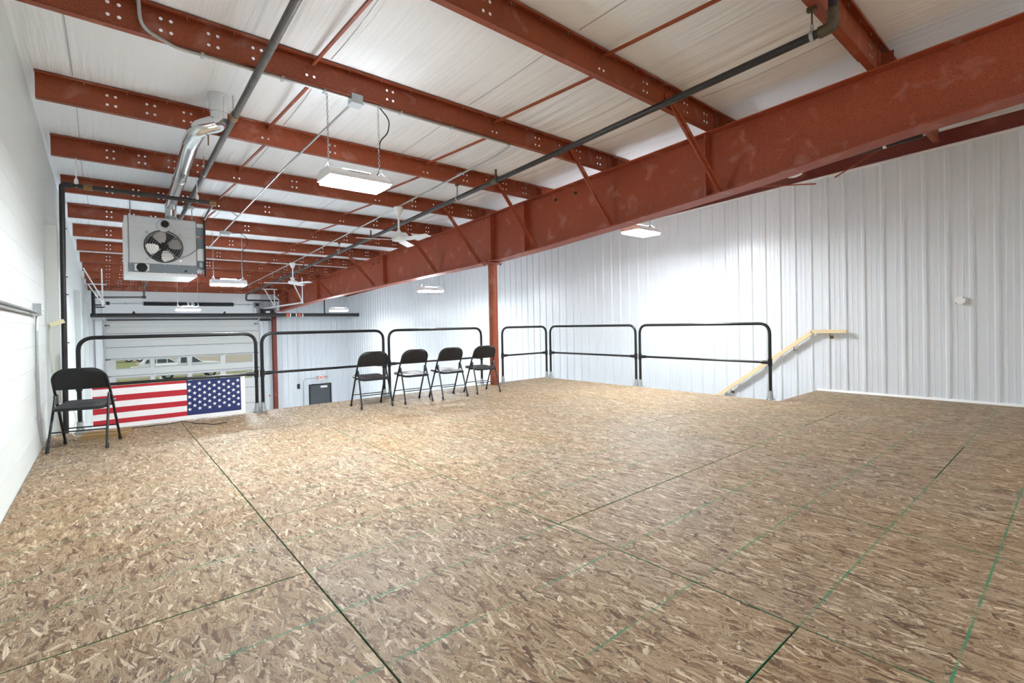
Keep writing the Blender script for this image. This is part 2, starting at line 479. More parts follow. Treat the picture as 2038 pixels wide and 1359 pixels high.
# ------------------------------------------------------------------ floor of the loft
deck = MB()
deck.box(XL, XR, YB, 2.713, -0.30, -0.021)
deck.box(XL, 7.0, 2.713, 7.31, -0.30, -0.021)
floor = link('floor', deck.mesh('floor', M['deck'], False)); tag(floor, kind='structure')
SW, SLN = 1.2192, 2.4384
starts = [2.3065, 0.68, 1.899, 1.899, 0.68, 1.899, 2.713, 2.713]
col0 = 0.684 - SW
for c in range(8):
    x0 = col0 + SW * c
    y = starts[c] - SLN * 3
    while y < 7.31:
        cells = [(y, y + SLN)]
        if c == 5: cells = [(y, y + SLN)]
        for (ya, yb_) in cells:
            xa, xb = max(x0, XL), min(x0 + SW, XR)
            za, zbm = max(ya, YB), min(yb_, 7.31)
            if c >= 6:
                if ya >= 2.70:
                    xb = min(xb, 7.0)
            if xb - xa < 0.02 or zbm - za < 0.02:
                continue
            g = 0.0026
            mb = MB()
            X0, X1, Y0, Y1 = xa - x0 + g, xb - x0 - g, za - ya + g, zbm - ya - g
            ch = 0.002
            lo = [(X0, Y0), (X1, Y0), (X1, Y1), (X0, Y1)]
            hi = [(X0 + ch, Y0 + ch), (X1 - ch, Y0 + ch), (X1 - ch, Y1 - ch), (X0 + ch, Y1 - ch)]
            vs_ = [(a, b, -0.0205) for a, b in lo] + [(a, b, -ch) for a, b in lo] + [(a, b, 0) for a, b in hi]
            fs_ = [(3, 2, 1, 0), (8, 9, 10, 11)]
            for i in range(4):
                j = (i + 1) % 4
                fs_ += [(i, j, 4 + j, 4 + i), (4 + i, 4 + j, 8 + j, 8 + i)]
            mb.add(vs_, fs_)
            link('osb_panel', mb.mesh('osb_panel', M['osb'], False), floor, (x0, ya, 0))
        y += SLN

gf = MB(); gf.box(XL - 0.1, XR + 0.2, YB - 0.1, YF + 0.25, GZ - 0.2, GZ)
tag(link('lower_floor', gf.mesh('lower_floor', M['concrete'], False)), kind='structure')

# ------------------------------------------------------------------ left wall: painted block in courses
mb = MB(); mb.box(XL - 0.22, XL - 0.012, YB, YF, GZ, 4.1)
wl = link('wall_left', mb.mesh('wall_left', M['white_wall'], False)); tag(wl, kind='structure')
cm = MB()
cm.box(0, 0.013, 0, YF - YB, 0.0, 0.1985)
cme = cm.mesh('block_course', M['white_wall'], False)
z = GZ + 0.05
while z < 3.55:
    link('block_course', cme, wl, (XL - 0.013, YB, z)); z += 0.2
for yy, zt in ((7.45, 2.33), (14.0, 2.04), (20.0, 2.09)):
    p = MB(); p.box(XL, XL + 0.102, yy, yy + 0.42, GZ, zt)
    link('wall_pier', p.mesh('wall_pier', M['white_wall'], False), wl)

# ------------------------------------------------------------------ ribbed steel panels
RP = 0.2286


def rib_profile(width, ribs, depth=0.019):
    """outline (u, d) of a ribbed sheet, d is how far it stands off the wall"""
    pts = [(0, 0.006)]
    for i in range(ribs):
        u = i * RP + RP / 2
        for c in (-RP / 2 + RP / 3 - 0.02 + RP / 6 - 0.035,):
            pass
        pts += [(u - 0.032, 0.006), (u - 0.013, 0.006 + depth), (u + 0.013, 0.006 + depth), (u + 0.032, 0.006)]
        for q in (RP * 0.36, RP * 0.64):
            a = u + q
            if a + 0.01 < width:
                pts += [(a - 0.009, 0.006), (a - 0.004, 0.0095), (a + 0.004, 0.0095), (a + 0.009, 0.006)]
    pts += [(width, 0.006), (width, 0.0), (0, 0.0)]
    return pts


# right wall: body + 36-inch panels, the top follows the roof
top_r = lambda y: 3.372 - 0.0399 * y
mb = MB(); mb.prism([(YB, GZ), (YF, GZ), (YF, 3.75), (YB, 4.05)], XR + 0.006, XR + 0.25, 'x')
wr_ = link('wall_right', mb.mesh('wall_right', M['plain_white'], False)); tag(wr_, kind='structure')
PW = RP * 4
prof = rib_profile(PW, 4)
mb = MB(); n = len(prof)
vs_ = [(0.006 - d, u, -6.9) for u, d in prof] + [(0.006 - d, u, -0.0399 * u) for u, d in prof]
mb.add(vs_, [tuple(range(n)), tuple(range(2 * n - 1, n - 1, -1))] + [(i, (i + 1) % n, n + (i + 1) % n, n + i) for i in range(n)])
pme = mb.mesh('wall_panel', M['panel'], False)
y = 0.0275 - RP / 2 - PW * 9
while y < YF - 0.02:
    if y > YB - 0.5:
        link('wall_panel', pme, wr_, (XR, y, top_r(y)))
    y += PW
sc = MB()
for zz in (0.72, 1.36, 2.4, -0.6, -1.5):
    k = 0
    while True:
        yy = 0.0275 + RP * (0.5 + k) - 9 * RP
        if yy > YF: break
        sc.lathe([(0.006, 0), (0.006, 0.004), (0.0035, 0.006)], (0, 0, 0), 'x', 6) if False else sc.box(XR - 0.004, XR, yy - 0.004, yy + 0.004, zz - 0.004, zz + 0.004)
        k += 1
so = link('panel_screws', sc.mesh('panel_screws', M['galv'], False), wr_); so['kind'] = 'stuff'
mb = MB(); mb.prism([(XR - 0.026, 0.0), (XR - 0.002, 0.0), (XR - 0.002, 0.03), (XR - 0.02, 0.03)], YB, 2.70, 'y')
tag(link('baseboard_right', mb.mesh('baseboard_right', M['white_metal'], False)), kind='structure')
# angle trim along the top edge of the ribbed sheets and the dark rake channel above it
mb = MB()
for a, b in ((YB, YF),):
    mb.prism([(YB, top_r(YB) - 0.022), (YF, top_r(YF) - 0.022), (YF, top_r(YF) + 0.006), (YB, top_r(YB) + 0.006)], XR - 0.034, XR - 0.001, 'x')
tag(link('trim_1', mb.mesh('trim_1', M['white_metal'], False)), kind='structure')
mb = MB()
mb.prism([(YB, top_r(YB) + 0.006), (YF, top_r(YF) + 0.006), (YF, top_r(YF) + 0.205), (YB, top_r(YB) + 0.205)], XR - 0.012, XR + 0.004, 'x')
mb.prism([(YB, top_r(YB) + 0.006), (YF, top_r(YF) + 0.006), (YF, top_r(YF) + 0.012), (YB, top_r(YB) + 0.012)], XR - 0.07, XR - 0.012, 'x')
tag(link('trim_2', mb.mesh('trim_2', M['dark_primer'], False)), kind='structure')

# far wall: body around the big door opening, ribbed sheets right of it
DX0, DX1, DZ1 = 0.0, 4.78, 1.52
mb = MB()
mb.box(XL - 0.2, DX0, YF, YF + 0.2, GZ, 3.3); mb.box(DX1, XR + 0.2, YF + 0.02, YF + 0.2, GZ, 3.3); mb.box(DX0, DX1, YF, YF + 0.2, DZ1, 3.3)
mb.box(DX1, DX1 + 0.10, YF, YF + 0.02, GZ, 3.0)
mb.box(DX0 - 0.03, DX1 + 0.03, YF - 0.004, YF + 0.02, 1.49, 1.56); mb.box(DX0 - 0.03, DX0 + 0.03, YF - 0.004, YF + 0.02, GZ, 1.5); mb.box(DX1 - 0.03, DX1 + 0.03, YF - 0.004, YF + 0.02, GZ, 1.5)
wb = link('wall_back', mb.mesh('wall_back', M['plain_white'], False)); tag(wb, kind='structure')
mb = MB(); mb.prism([(u, -d) for u, d in prof], GZ, 2.9, 'z')
fme = mb.mesh('wall_panel', M['panel'], False)
for i in range(4):
    link('wall_panel', fme, wb, (4.88 + PW * i - 0.0, YF + 0.02, 0))
# jamb strips beside the door
mb = MB(); mb.box(-0.27, -0.02, YF - 0.03, YF, GZ, 1.50)
tag(link('trim_3', mb.mesh('trim_3', M['plain_white'], False)), kind='structure')
mb = MB(); mb.box(-0.30, -0.275, YF - 0.05, YF, GZ, 1.56); mb.box(-0.02, 0.0, YF - 0.07, YF, GZ, 1.56)
tag(link('trim_4', mb.mesh('trim_4', M['door_frame'], False)), kind='structure')
# wall behind the camera
mb = MB(); mb.box(XL - 0.2, XR + 0.2, YB - 0.2, YB, GZ, 4.1)
tag(link('wall_front', mb.mesh('wall_front', M['plain_white'], False)), kind='structure')

# ------------------------------------------------------------------ ceiling: insulation facing sagging between the purlins
mb = MB(); nx, per = 46, 6
ys = [YB + 0.0]
k0 = -3
lines_y = []
for k in range(k0, 13):
    for j in range(per):
        yy = PY(k) - 0.09 + 1.562 * j / per
        if YB - 0.1 <= yy <= YF + 0.1:
            lines_y.append((yy, math.sin(PI * j / per)))
lines_y = [(YB - 0.05, 0.3)] + lines_y + [(YF + 0.1, 0)]
xs = [XL - 0.1 + (XR + 0.2 - XL) * i / nx for i in range(nx + 1)]
grid = []
for yy, s in lines_y:
    for x in xs:
        sag = s * (0.022 + 0.010 * math.sin(x * 2.1 + yy) + 0.006 * math.sin(x * 5.3))
        sag += 0.035 * min(1.0, s * 1.6) * max(0.0, min(1.0, (x - 7.5) / 0.9))
        grid.append((x, yy, zb(yy) + PD + 0.004 - sag))
W_ = nx + 1
fs_ = [(a * W_ + b, a * W_ + b + 1, (a + 1) * W_ + b + 1, (a + 1) * W_ + b) for a in range(len(lines_y) - 1) for b in range(nx)]
mb.add(grid, fs_)
mb.add([(XL - 0.2, YB - 0.1, 4.2), (XR + 0.2, YB - 0.1, 4.2), (XR + 0.2, YF + 0.2, 3.3), (XL - 0.2, YF + 0.2, 3.3)], [(0, 1, 2, 3)])
cl = link('ceiling', mb.mesh('ceiling', M['fabric'])); tag(cl, kind='structure')
# lap seams in the facing
sm = MB()
for xx in (-0.18, 1.58, 3.05, 5.0, 7.2):
    for k in range(-1, 12):
        ya, yb2 = PY(k) + 0.02, PY(k + 1) - 0.16
        n = 5
        pts = []
        for j in range(n + 1):
            yy = ya + (yb2 - ya) * j / n
            ph = ((yy - PY(k) + 0.09) / 1.562)
            pts.append((xx + 0.01 * math.sin(k + yy), yy, zb(yy) + PD - 0.001 - math.sin(PI * ph) * (0.022 + 0.010 * math.sin(xx * 2.1 + yy) + 0.006 * math.sin(xx * 5.3))))
        for j in range(n):
            sm.bar(pts[j], pts[j + 1], 0.005, 0.003)
o = link('facing_seam', sm.mesh('facing_seam', M['wire'], False), cl); o['kind'] = 'stuff'

# ------------------------------------------------------------------ roof purlins
ORD = ['nearest', 'second', 'third', 'fourth', 'fifth', 'sixth', 'seventh', 'eighth', 'ninth', 'tenth', 'eleventh', 'twelfth', 'thirteenth', 'fourteenth']
XP0, XP1 = -0.427, 8.36


def purlin_mesh():
    mb = MB()
    # web with punched bolt holes
    hs = []
    for gx in (0.09, 0.39, 0.69, 1.0, 2.17, 4.13, 4.88, 5.30):
        hs += [(gx + dx, zz, 0.0125, 8) for dx in (-0.031, 0.031) for zz in (0.062, 0.148)]
    for gx in (1.42, 3.46):
        hs += [(gx + dx, 0.062, 0.0125, 8) for dx in (-0.031, 0.031)]
    hs += [(4.52, zz, 0.0125, 8) for zz in (0.062, 0.148)]
    pv, pf = punched([(XP0, 0), (XP1, 0), (XP1, PD), (XP0, PD)], hs)
    mb.add([(x, 0.0, z) for x, z in pv], pf)
    # flanges and stiffening lips
    t = 0.003
    mb.box(XP0, XP1, 0.0, 0.062, 0.0, t); mb.box(XP0, XP1, 0.062 - t, 0.062, 0.0, 0.02)
    mb.box(XP0, XP1, -0.062, 0.0, PD - t, PD); mb.box(XP0, XP1, -0.062, -0.062 + t, PD - 0.02, PD)
    return mb.mesh('roof_purlin', M['primer'], False)


pur = purlin_mesh()
scm = MB(); i = 0
x = -0.1
while x < 8.2:
    scm.box(x - 0.0025, x + 0.0025, -0.036, -0.031, PD - 0.032, PD); x += 0.31
scme = scm.mesh('roof_screw', M['galv'], False)
clm = MB(); clm.box(5.49, 5.61, -0.008, -0.001, 0.0, PD - 0.02); clm.box(5.605, 5.613, -0.10, -0.001, 0.0, PD - 0.03)
clme = clm.mesh('clip_plate', M['primer'], False)
PLAB = {
    -1: 'nearest rust-red roof purlin, crossing the top right corner with a lapped joint',
    0: 'second roof purlin from the camera, a broad rust-red one with a rust streak',
    1: 'third roof purlin from the camera, rust-red, carrying a steel conduit underneath',
    2: 'fourth rust-red roof purlin from the camera, behind the flue pipe outlet',
    3: 'fifth rust-red roof purlin from the camera, crossed by the sloping flue pipe',
    4: 'sixth rust-red roof purlin from the camera, right above the grey unit heater',
}
for k in range(-1, 13):
    o = link('roof_purlin', pur, None, (0, PY(k) - 0.062, zb(PY(k))))
    tag(o, PLAB.get(k, '%s rust-red roof purlin counted from the nearest, punched with bolt holes' % ORD[k + 1]), 'purlin', 'rust-red roof purlins', 'thing')
    s = link('roof_screw', scme, o); s['kind'] = 'stuff'
    link('clip_plate', clme, o)
    if k == -1:
        lp = MB()
        lp.box(3.6, 5.17, -0.006, -0.001, 0.0, PD - 0.003); lp.box(3.6, 5.17, -0.066, -0.001, PD - 0.007, PD - 0.003); lp.box(3.6, 5.17, -0.067, -0.063, PD - 0.03, PD - 0.003)
        lp.box(3.6, 5.17, -0.006, 0.067, -0.004, -0.0005); lp.box(3.6, 5.17, 0.0635, 0.067, -0.004, 0.022)
        link('lap_splice', lp.mesh('lap_splice', M['primer'], False), o)

# thin bridging bars between the purlins, two lines of them
for line, xx in enumerate((1.45, 3.46)):
    for k in range(-1, 11):
        a = Vector((xx, PY(k) - 0.055, zb(PY(k)) + 0.035)); b = Vector((xx - 0.01, PY(k + 1) - 0.064, zb(PY(k + 1)) + 0.165))
        mb = MB(); mb.bar(a, b, 0.022, 0.022)
        o = link('bridging_bar', mb.mesh('bridging_bar', M['primer'], False))
        tag(o, 'thin rust-red bridging bar between the %s and %s purlins, %s' % (ORD[k + 1], ORD[k + 2], ('in the line nearer the heater', 'in the line nearer the rafter')[line]), 'bar', 'bridging bars between purlins', 'thing')

# ------------------------------------------------------------------ main rafter
XC = 5.555
rb = thing('rafter_beam', 'deep rust-red tapered steel rafter beam running over the loft', 'beam', (XC, 7.1, 2.2))
bot = [(YB, 3.30), (0.32, 2.825), (1.08, 2.765), (2.44, 2.615), (3.76, 2.505), (5.67, 2.365), (7.15, 2.285), (11.8, 2.185), (16.36, 2.08), (19.08, 1.965), (21.6, 1.84)]
top = [(y, zb(y) - 0.004) for y, _ in bot]
mb = MB(); mb.prism(bot + top[::-1], XC - 0.005, XC + 0.005, 'x')
part('web_plate', mb, M['rafter'], rb, smooth=False)
mb = MB()
for i in range(len(bot) - 1):
    (y0, z0), (y1, z1) = bot[i], bot[i + 1]
    mb.prism([(y0, z0 - 0.014), (y1, z1 - 0.014), (y1, z1), (y0, z0)], XC - 0.125, XC + 0.125, 'x')
part('bottom_flange', mb, M['rafter'], rb, smooth=False)
mb = MB(); mb.prism([(bot[0][0], zb(bot[0][0]) - 0.014), (21.6, zb(21.6) - 0.014), (21.6, zb(21.6) - 0.002), (bot[0][0], zb(bot[0][0]) - 0.002)], XC - 0.125, XC + 0.125, 'x')
part('top_flange', mb, M['rafter'], rb, smooth=False)


def zbot(y):
    for (y0, z0), (y1, z1) in zip(bot, bot[1:]):
        if y0 <= y <= y1:
            return z0 + (z1 - z0) * (y - y0) / (y1 - y0)


for yy in (2.894, 6.12, 7.05, 11.556, 16.6, 20.4):
    mb = MB(); mb.box(XC - 0.105, XC - 0.005, yy - 0.007, yy + 0.007, zbot(yy), zb(yy) - 0.014)
    part('stiffener_plate', mb, M['rafter'], rb, smooth=False)
mb = MB()
for yy in (5.45, 5.02, 12.3, 12.0):
    mb.lathe([(0.022, 0), (0.022, 0.018), (0.012, 0.02)], (XC - 0.027, yy, zb(yy) - 0.13), 'x', 6)
o = part('bolt_head', mb, M['dark'], rb, smooth=False, kind='stuff')
# flange braces from the purlins down to the lower flange
for n_, k in enumerate((0, 1, 2, 3, 4, 6, 8, 10, 11)):
    y0 = PY(k) - 0.085; a = Vector((4.74 if k else 4.47, y0, zb(PY(k)) + 0.10)); b = Vector((XC - 0.10, y0 - 0.06, zbot(y0) + 0.02))
    if k == 0: a.x = 4.50
    d = (b - a).normalized()
    fb = MB(); fb.bar(a - d * 0.05, b, 0.006, 0.075, up=(0, 1, 0)); fb.bar(a - d * 0.05, b, 0.07, 0.006, up=(0, 1, 0))
    s = d.cross(Vector((0, 1, 0))).normalized() * 0.025
    o = link('flange_brace', fb.mesh('flange_brace', M['rafter'], False))
    tag(o, 'slanted rust-red angle brace from the %s roof purlin down to the rafter' % ORD[k + 1], 'brace', 'flange braces on the rafter', 'thing')

# columns
cb = thing('steel_column', 'round rust-red steel column standing behind the last folding chair', 'column', (5.546, 7.13, 0))
mb = MB(); mb.lathe([(0.084, 0.0), (0.084, 2.245)], (5.546, 7.13, 0), 'z', 28); part('shaft', mb, M['primer'], cb)
mb = MB(); mb.box(5.41, 5.68, 7.0, 7.27, 2.24, 2.258); part('cap_plate', mb, M['rafter'], cb, smooth=False)
mb = MB()
for sx in (-0.11, 0.11):
    for sy in (-0.1, 0.1):
        mb.lathe([(0.014, 2.22), (0.014, 2.24)], (5.546 + sx, 7.13 + sy, 0), 'z', 6)
part('anchor_bolts', mb, M['dark'], cb, smooth=False, kind='stuff')
cb2 = thing('steel_column', 'far dark rust-red column against the far wall beside the big door', 'column', (5.31, 21.5, GZ))
mb = MB(); mb.box(5.24, 5.39, 21.45, 21.46, GZ, 1.80); mb.box(5.31, 5.32, 21.46, 21.62, GZ, 1.80); mb.box(5.24, 5.39, 21.62, 21.63, GZ, 1.80)
part('shaft', mb, M['dark_primer'], cb2, smooth=False)
mb = MB(); mb.box(5.20, 5.43, 21.42, 21.66, GZ, GZ + 0.02); part('base_plate', mb, M['dark_primer'], cb2, smooth=False)

# ------------------------------------------------------------------ sprinkler pipes and gas pipe
YM = 20.0
sp = thing('sprinkler_pipe', 'weathered grey steel sprinkler pipe running above the unit heater', 'pipe', (1.0, 10, 3.0))
mb = MB(); mb.tube(fillet([(1.0, YB, zb(YB) - 0.045), (1.0, YM - 0.1, zb(YM) - 0.045), (1.0, YM, 2.25), (-0.28, YM, 2.22)], 0.05, 4), 0.030, 14); part('pipe_run', mb, M['grey_pipe'], sp)
for yy in (5.3, 12.0, 18.0):
    zz = zb(yy) - 0.045
    mb = MB(); mb.tube([(1.0, yy - 0.05, zz + 0.002), (1.0, yy + 0.05, zz - 0.002)], 0.039, 14); part('coupling', mb, M['brass'], sp)
for yy in (5.35, 7.2):
    zz = zb(yy) - 0.045
    mb = MB(); mb.tube([(1.0, yy, zz + 0.03), (1.0, yy, zb(yy) + 0.18)], 0.006, 8); mb.lathe([(0.034, -0.012), (0.034, 0.012)], (1.0, yy, zz), 'y', 14); part('hanger', mb, M['galv'], sp)
mb = MB(); mb.lathe([(0.045, -0.05), (0.045, 0.05)], (1.0, YM, 2.25), 'x', 12); part('elbow', mb, M['black_pipe'], sp)

sp = thing('sprinkler_pipe', 'long black sprinkler pipe slung below the purlins beside the rafter', 'pipe', (4.17, 8, 3.1))
SB = 4.0; DB = 0.212
mb = MB(); mb.tube(fillet([(SB, 1.15, zb(1.15) + 0.02), (SB, 1.15, zb(1.15) - DB), (SB, 6, zb(6) - DB), (SB, YM - 0.1, zb(YM) - DB), (SB, YM, 2.20), (5.1, YM, 2.20)], 0.06, 4), 0.031, 14); part('pipe_run', mb, M['black_pipe'], sp)
for yy in (5.05, 9.0, 13.2):
    mb = MB(); mb.tube([(SB, yy - 0.06, zb(yy - 0.06) - DB), (SB, yy + 0.06, zb(yy + 0.06) - DB)], 0.042, 14); mb.lathe([(0.014, -0.02), (0.014, 0.10), (0.022, 0.105)], (SB, yy - 0.02, zb(yy) - DB + 0.04), 'z', 8); part('coupling', mb, M['bronze'], sp)
for yy in (1.285, 5.95, 10.64, 15.33):
    zz = zb(yy) - DB
    mb = MB(); mb.tube([(SB, yy, zz + 0.07), (SB, yy, zb(yy) + 0.01)], 0.006, 8); part('hanger_rod', mb, M['bronze'], sp)
    mb = MB(); mb.lathe([(0.037, -0.012), (0.037, 0.012)], (SB, yy, zz), 'y', 14); mb.lathe([(0.013, 0.03), (0.013, 0.08)], (SB, yy, zz), 'z', 8); part('hanger', mb, M['galv'], sp)
    mb = MB(); mb.box(SB - 0.016, SB + 0.016, yy - 0.03, yy + 0.03, zb(yy) - 0.03, zb(yy) - 0.001); part('beam_clamp', mb, M['bronze'], sp, smooth=False)
mb = MB(); mb.tube(fillet([(SB, 1.24, zb(1.24) - DB), (SB, 1.15, zb(1.15) - DB), (SB, 1.15, zb(1.15) - 0.09)], 0.05, 5), 0.041, 14); part('elbow', mb, M['bronze'], sp)

sp = thing('sprinkler_pipe', 'short stretch of black pipe showing below the rafter beyond it', 'pipe', (7.5, 2, 3.2))
mb = MB(); mb.tube([(7.5, 1.25, zb(1.25) - 0.12), (7.5, 9.0, zb(9.0) - 0.12)], 0.030, 12); part('pipe_run', mb, M['black_pipe'], sp)
mb = MB(); mb.lathe([(0.037, -0.016), (0.037, 0.016)], (7.5, 1.62, zb(1.62) - 0.12), 'y', 14); mb.tube([(7.5, 1.62, zb(1.62) - 0.09), (7.5, 1.62, zb(1.62) + 0.21)], 0.005, 6); part('hanger', mb, M['white_metal'], sp)

mp_ = thing('sprinkler_main', 'thick black sprinkler main crossing level in front of the big door', 'pipe', (4, YM, 1.65))
mb = MB(); mb.tube([(-0.35, YM, 1.653), (8.27, YM, 1.653)], 0.066, 18); part('pipe_run', mb, M['black_pipe'], mp_)
mb = MB(); mb.lathe([(0.074, 8.19), (0.074, 8.27), (0.055, 8.29)], (0, YM, 1.653), 'x', 16); part('end_cap', mb, M['black_pipe'], mp_)
for xx in (5.42, 5.86):
    mb = MB(); mb.lathe([(0.078, xx - 0.05), (0.078, xx + 0.05)], (0, YM, 1.653), 'x', 16); part('coupling', mb, M['copper'], mp_, label='reddish pipe coupling')
for xx in (5.52, 5.74, 5.98):
    mb = MB(); mb.lathe([(0.072, xx - 0.02), (0.072, xx + 0.02)], (0, YM, 1.653), 'x', 16); part('coupling', mb, M['white_metal'], mp_, label='white pipe band')
mb = MB(); mb.tube([(6.85, YM, 1.70), (6.85, YM, zb(YM) + 0.19)], 0.026, 10); part('hanger', mb, M['black_pipe'], mp_)
mb = MB(); mb.tube([(-0.27, YM, 1.64), (-0.27, YM, 2.5)], 0.045, 12); part('riser', mb, M['black_pipe'], mp_)
mb = MB(); mb.tube([(-0.27, YM, 1.98), (0.0, YM, 1.98)], 0.02, 10); mb.tube([(-0.27, YM, 1.91), (0.0, YM, 1.91)], 0.02, 10); part('side_outlet', mb, M['black_pipe'], mp_)
for xx in (0.72, 3.3):
    mb = MB(); mb.lathe([(0.04, 0), (0.04, 0.05), (0.022, 0.06), (0.022, 0.085)], (xx, YM, 1.70), 'z', 10); part('outlet_plug', mb, M['black_pipe'], mp_)

gp = thing('gas_pipe', 'black gas pipe rising at the left wall and feeding the unit heater', 'pipe', (-0.37, 7.5, 0))
mb = MB(); mb.tube(fillet([(-0.375, 7.5, -1.0), (-0.345, 7.5, 2.81), (1.15, 7.5, 2.81)], 0.03, 4), 0.026, 12); part('riser', mb, M['black_pipe'], gp)
mb = MB(); mb.tube(fillet([(1.14, 7.5, 2.81), (1.21, 8.82, 2.84), (1.21, 8.84, 1.95)], 0.04, 4), 0.015, 10); part('branch', mb, M['black_pipe'], gp)
for xx in (-0.3, -0.12, 1.13):
    mb = MB(); mb.lathe([(0.036, xx - 0.04), (0.036, xx + 0.04)], (0, 7.5, 2.81), 'x', 12); part('pipe_union', mb, M['brass'] if xx > -0.2 else M['black_pipe'], gp)
for xx in (-0.22, 0.957):
    mb = MB(); mb.tube([(xx, 7.5, 2.82), (xx, 7.5, 3.13)], 0.006, 8); mb.lathe([(0.02, 2.79), (0.02, 2.88), (0.01, 2.90)], (xx, 7.5, 0), 'z', 10); part('hanger_rod', mb, M['white_metal'], gp)
mb = MB()
for zz in (2.3, 1.75, 1.55, 1.0, 0.5):
    mb.box(-0.37, -0.315, 7.49, 7.51, zz, zz + 0.012)
part('pipe_ties', mb, M['black_pipe'], gp, smooth=False, kind='stuff')
pt = thing('paper_tag', 'small cream paper tag tied to the black gas pipe', 'tag', (-0.38, 7.42, 1.22))
mb = MB(); mb.bar((-0.47, 7.42, 1.205), (-0.352, 7.42, 1.255), 0.003, 0.045); part('card', mb, M['paper'], pt, smooth=False)
mb = MB(); mb.tube([(-0.462, 7.42, 1.19), (-0.466, 7.42, 0.95), (-0.445, 7.42, 0.7), (-0.40, 7.42, 0.45), (-0.39, 7.42, 0.3)], 0.003, 6); part('string', mb, M['paper'], pt)

# ------------------------------------------------------------------ conduit under the third purlin and along the hall
yP1 = PY(1) - 0.03; zP1 = zb(PY(1)) - 0.016
cd = thing('steel_conduit', 'steel conduit clipped under the third purlin with a bend down at its left end', 'conduit', (1.8, yP1, zP1))
mb = MB(); mb.tube(fillet([(0.22, yP1 - 0.115, 3.62), (0.235, yP1 - 0.10, zP1 + 0.02), (0.45, yP1, zP1), (3.74, yP1, zP1), (3.77, yP1 + 0.35, zP1 - 0.025), (3.79, 7.4, zb(7.4) - 0.016)], 0.10, 6), 0.0125, 10); part('tube_run', mb, M['conduit'], cd)
for xx in (0.62, 1.2, 1.55, 2.3, 2.9):
    mb = MB(); mb.box(xx - 0.012, xx + 0.012, yP1 - 0.02, yP1 + 0.03, zP1 - 0.015, zP1 + 0.014); part('clamp', mb, M['galv'], cd, smooth=False)
mb = MB(); mb.tube([(3.775, 5.5, zb(5.5) - 0.02), (3.776, 5.6, zb(5.6) - 0.02)], 0.018, 10); part('coupling', mb, M['galv'], cd)
jb = thing('junction_box', 'galvanised junction box under the third purlin above the nearest high-bay lamp', 'box', (1.83, yP1, zP1 - 0.05))
mb = MB(); mb.box(1.78, 1.885, yP1 - 0.055, yP1 + 0.05, zP1 - 0.05, zP1 + 0.03); part('lower_box', mb, M['galv'], jb, smooth=False)
mb = MB(); mb.box(1.79, 1.895, yP1 - 0.03, yP1 + 0.045, zP1 + 0.03, zP1 + 0.075); part('upper_box', mb, M['galv'], jb, smooth=False)
mb = MB(); mb.box(1.775, 1.89, yP1 - 0.06, yP1 + 0.055, zP1 - 0.056, zP1 - 0.05); part('cover_plate', mb, M['galv'], jb, smooth=False)
cd = thing('steel_conduit', 'thin straight conduit running from the junction box towards the second lamp', 'conduit', (1.78, 7, 3.1))
mb = MB(); mb.tube([(1.82, yP1 + 0.05, zP1 - 0.02), (1.775, 6.5, zb(6.5) - 0.03), (1.75, 10.5, zb(10.5) - 0.03), (1.75, 12.3, zb(12.3) - 0.03)], 0.011, 8); part('tube_run', mb, M['conduit'], cd)
mb = MB(); mb.box(1.70, 1.86, 10.5, 10.62, zb(10.6) - 0.07, zb(10.6) - 0.01); part('outlet_box', mb, M['galv'], cd, smooth=False)
cd = thing('steel_conduit', 'long thin conduit joining the two white ceiling fans', 'conduit', (3.8, 12, 2.9))
mb = MB(); mb.tube([(3.80, 7.5, zb(7.5) - 0.02), (3.81, 13.5, zb(13.5) - 0.03), (3.77, 19.6, zb(19.6) - 0.03)], 0.012, 8); part('tube_run', mb, M['conduit'], cd)
cd = thing('steel_conduit', 'short bent conduit under the purlin at the right of the heater', 'conduit', (1.4, 8.9, 3.0))
mb = MB(); mb.tube(fillet([(1.0, 9.02, zb(9.1) - 0.012), (1.62, 9.02, zb(9.1) - 0.012), (1.74, 9.2, zb(9.2) - 0.03)], 0.05, 4), 0.010, 8); part('tube_run', mb, M['conduit'], cd)
mb = MB(); mb.box(0.96, 1.10, 8.98, 9.06, zb(9.1) - 0.05, zb(9.1) - 0.005); part('outlet_box', mb, M['galv'], cd, smooth=False)

# left wall conduit, box and drop
cd = thing('wall_conduit', 'pair of conduits and a box on the white left wall with a flexible drop', 'conduit', (XL, 6.2, 1.3))
for dz in (0.0, -0.03):
    mb = MB(); mb.tube([(XL + 0.02, YB, 1.312 + dz), (XL + 0.02, 6.15, 1.312 + dz)], 0.010, 8); part('tube_run', mb, M['conduit'], cd)
mb = MB(); mb.box(XL, XL + 0.055, 6.14, 6.24, 1.285, 1.39); part('switch_box', mb, M['galv'], cd, smooth=False)
mb = MB(); mb.box(XL + 0.055, XL + 0.06, 6.15, 6.23, 1.295, 1.38); mb.lathe([(0.015, 0), (0.015, 0.01)], (XL + 0.06, 6.19, 1.335), 'x', 10); part('cover_plate', mb, M['white_plastic'], cd, smooth=False)
mb = MB(); mb.tube(fillet([(XL + 0.025, 6.19, 1.29), (XL + 0.02, 6.15, 1.15), (XL + 0.018, 6.13, 0.7), (XL + 0.02, 6.14, 0.3), (XL + 0.03, 6.2, 0.12), (XL + 0.06, 6.27, 0.012)], 0.2, 5), 0.012, 8); part('flexible_drop', mb, M['conduit'], cd)
for zz in (0.34, 0.72):
    mb = MB(); mb.box(XL, XL + 0.03, 6.12, 6.15, zz, zz + 0.015); part('strap', mb, M['galv'], cd, smooth=False)
mb = MB(); mb.tube([(XL + 0.03, yy, 1.28) for yy in (5.5, 5.505)], 0.008, 6); part('wall_plug', mb, M['galv'], cd)

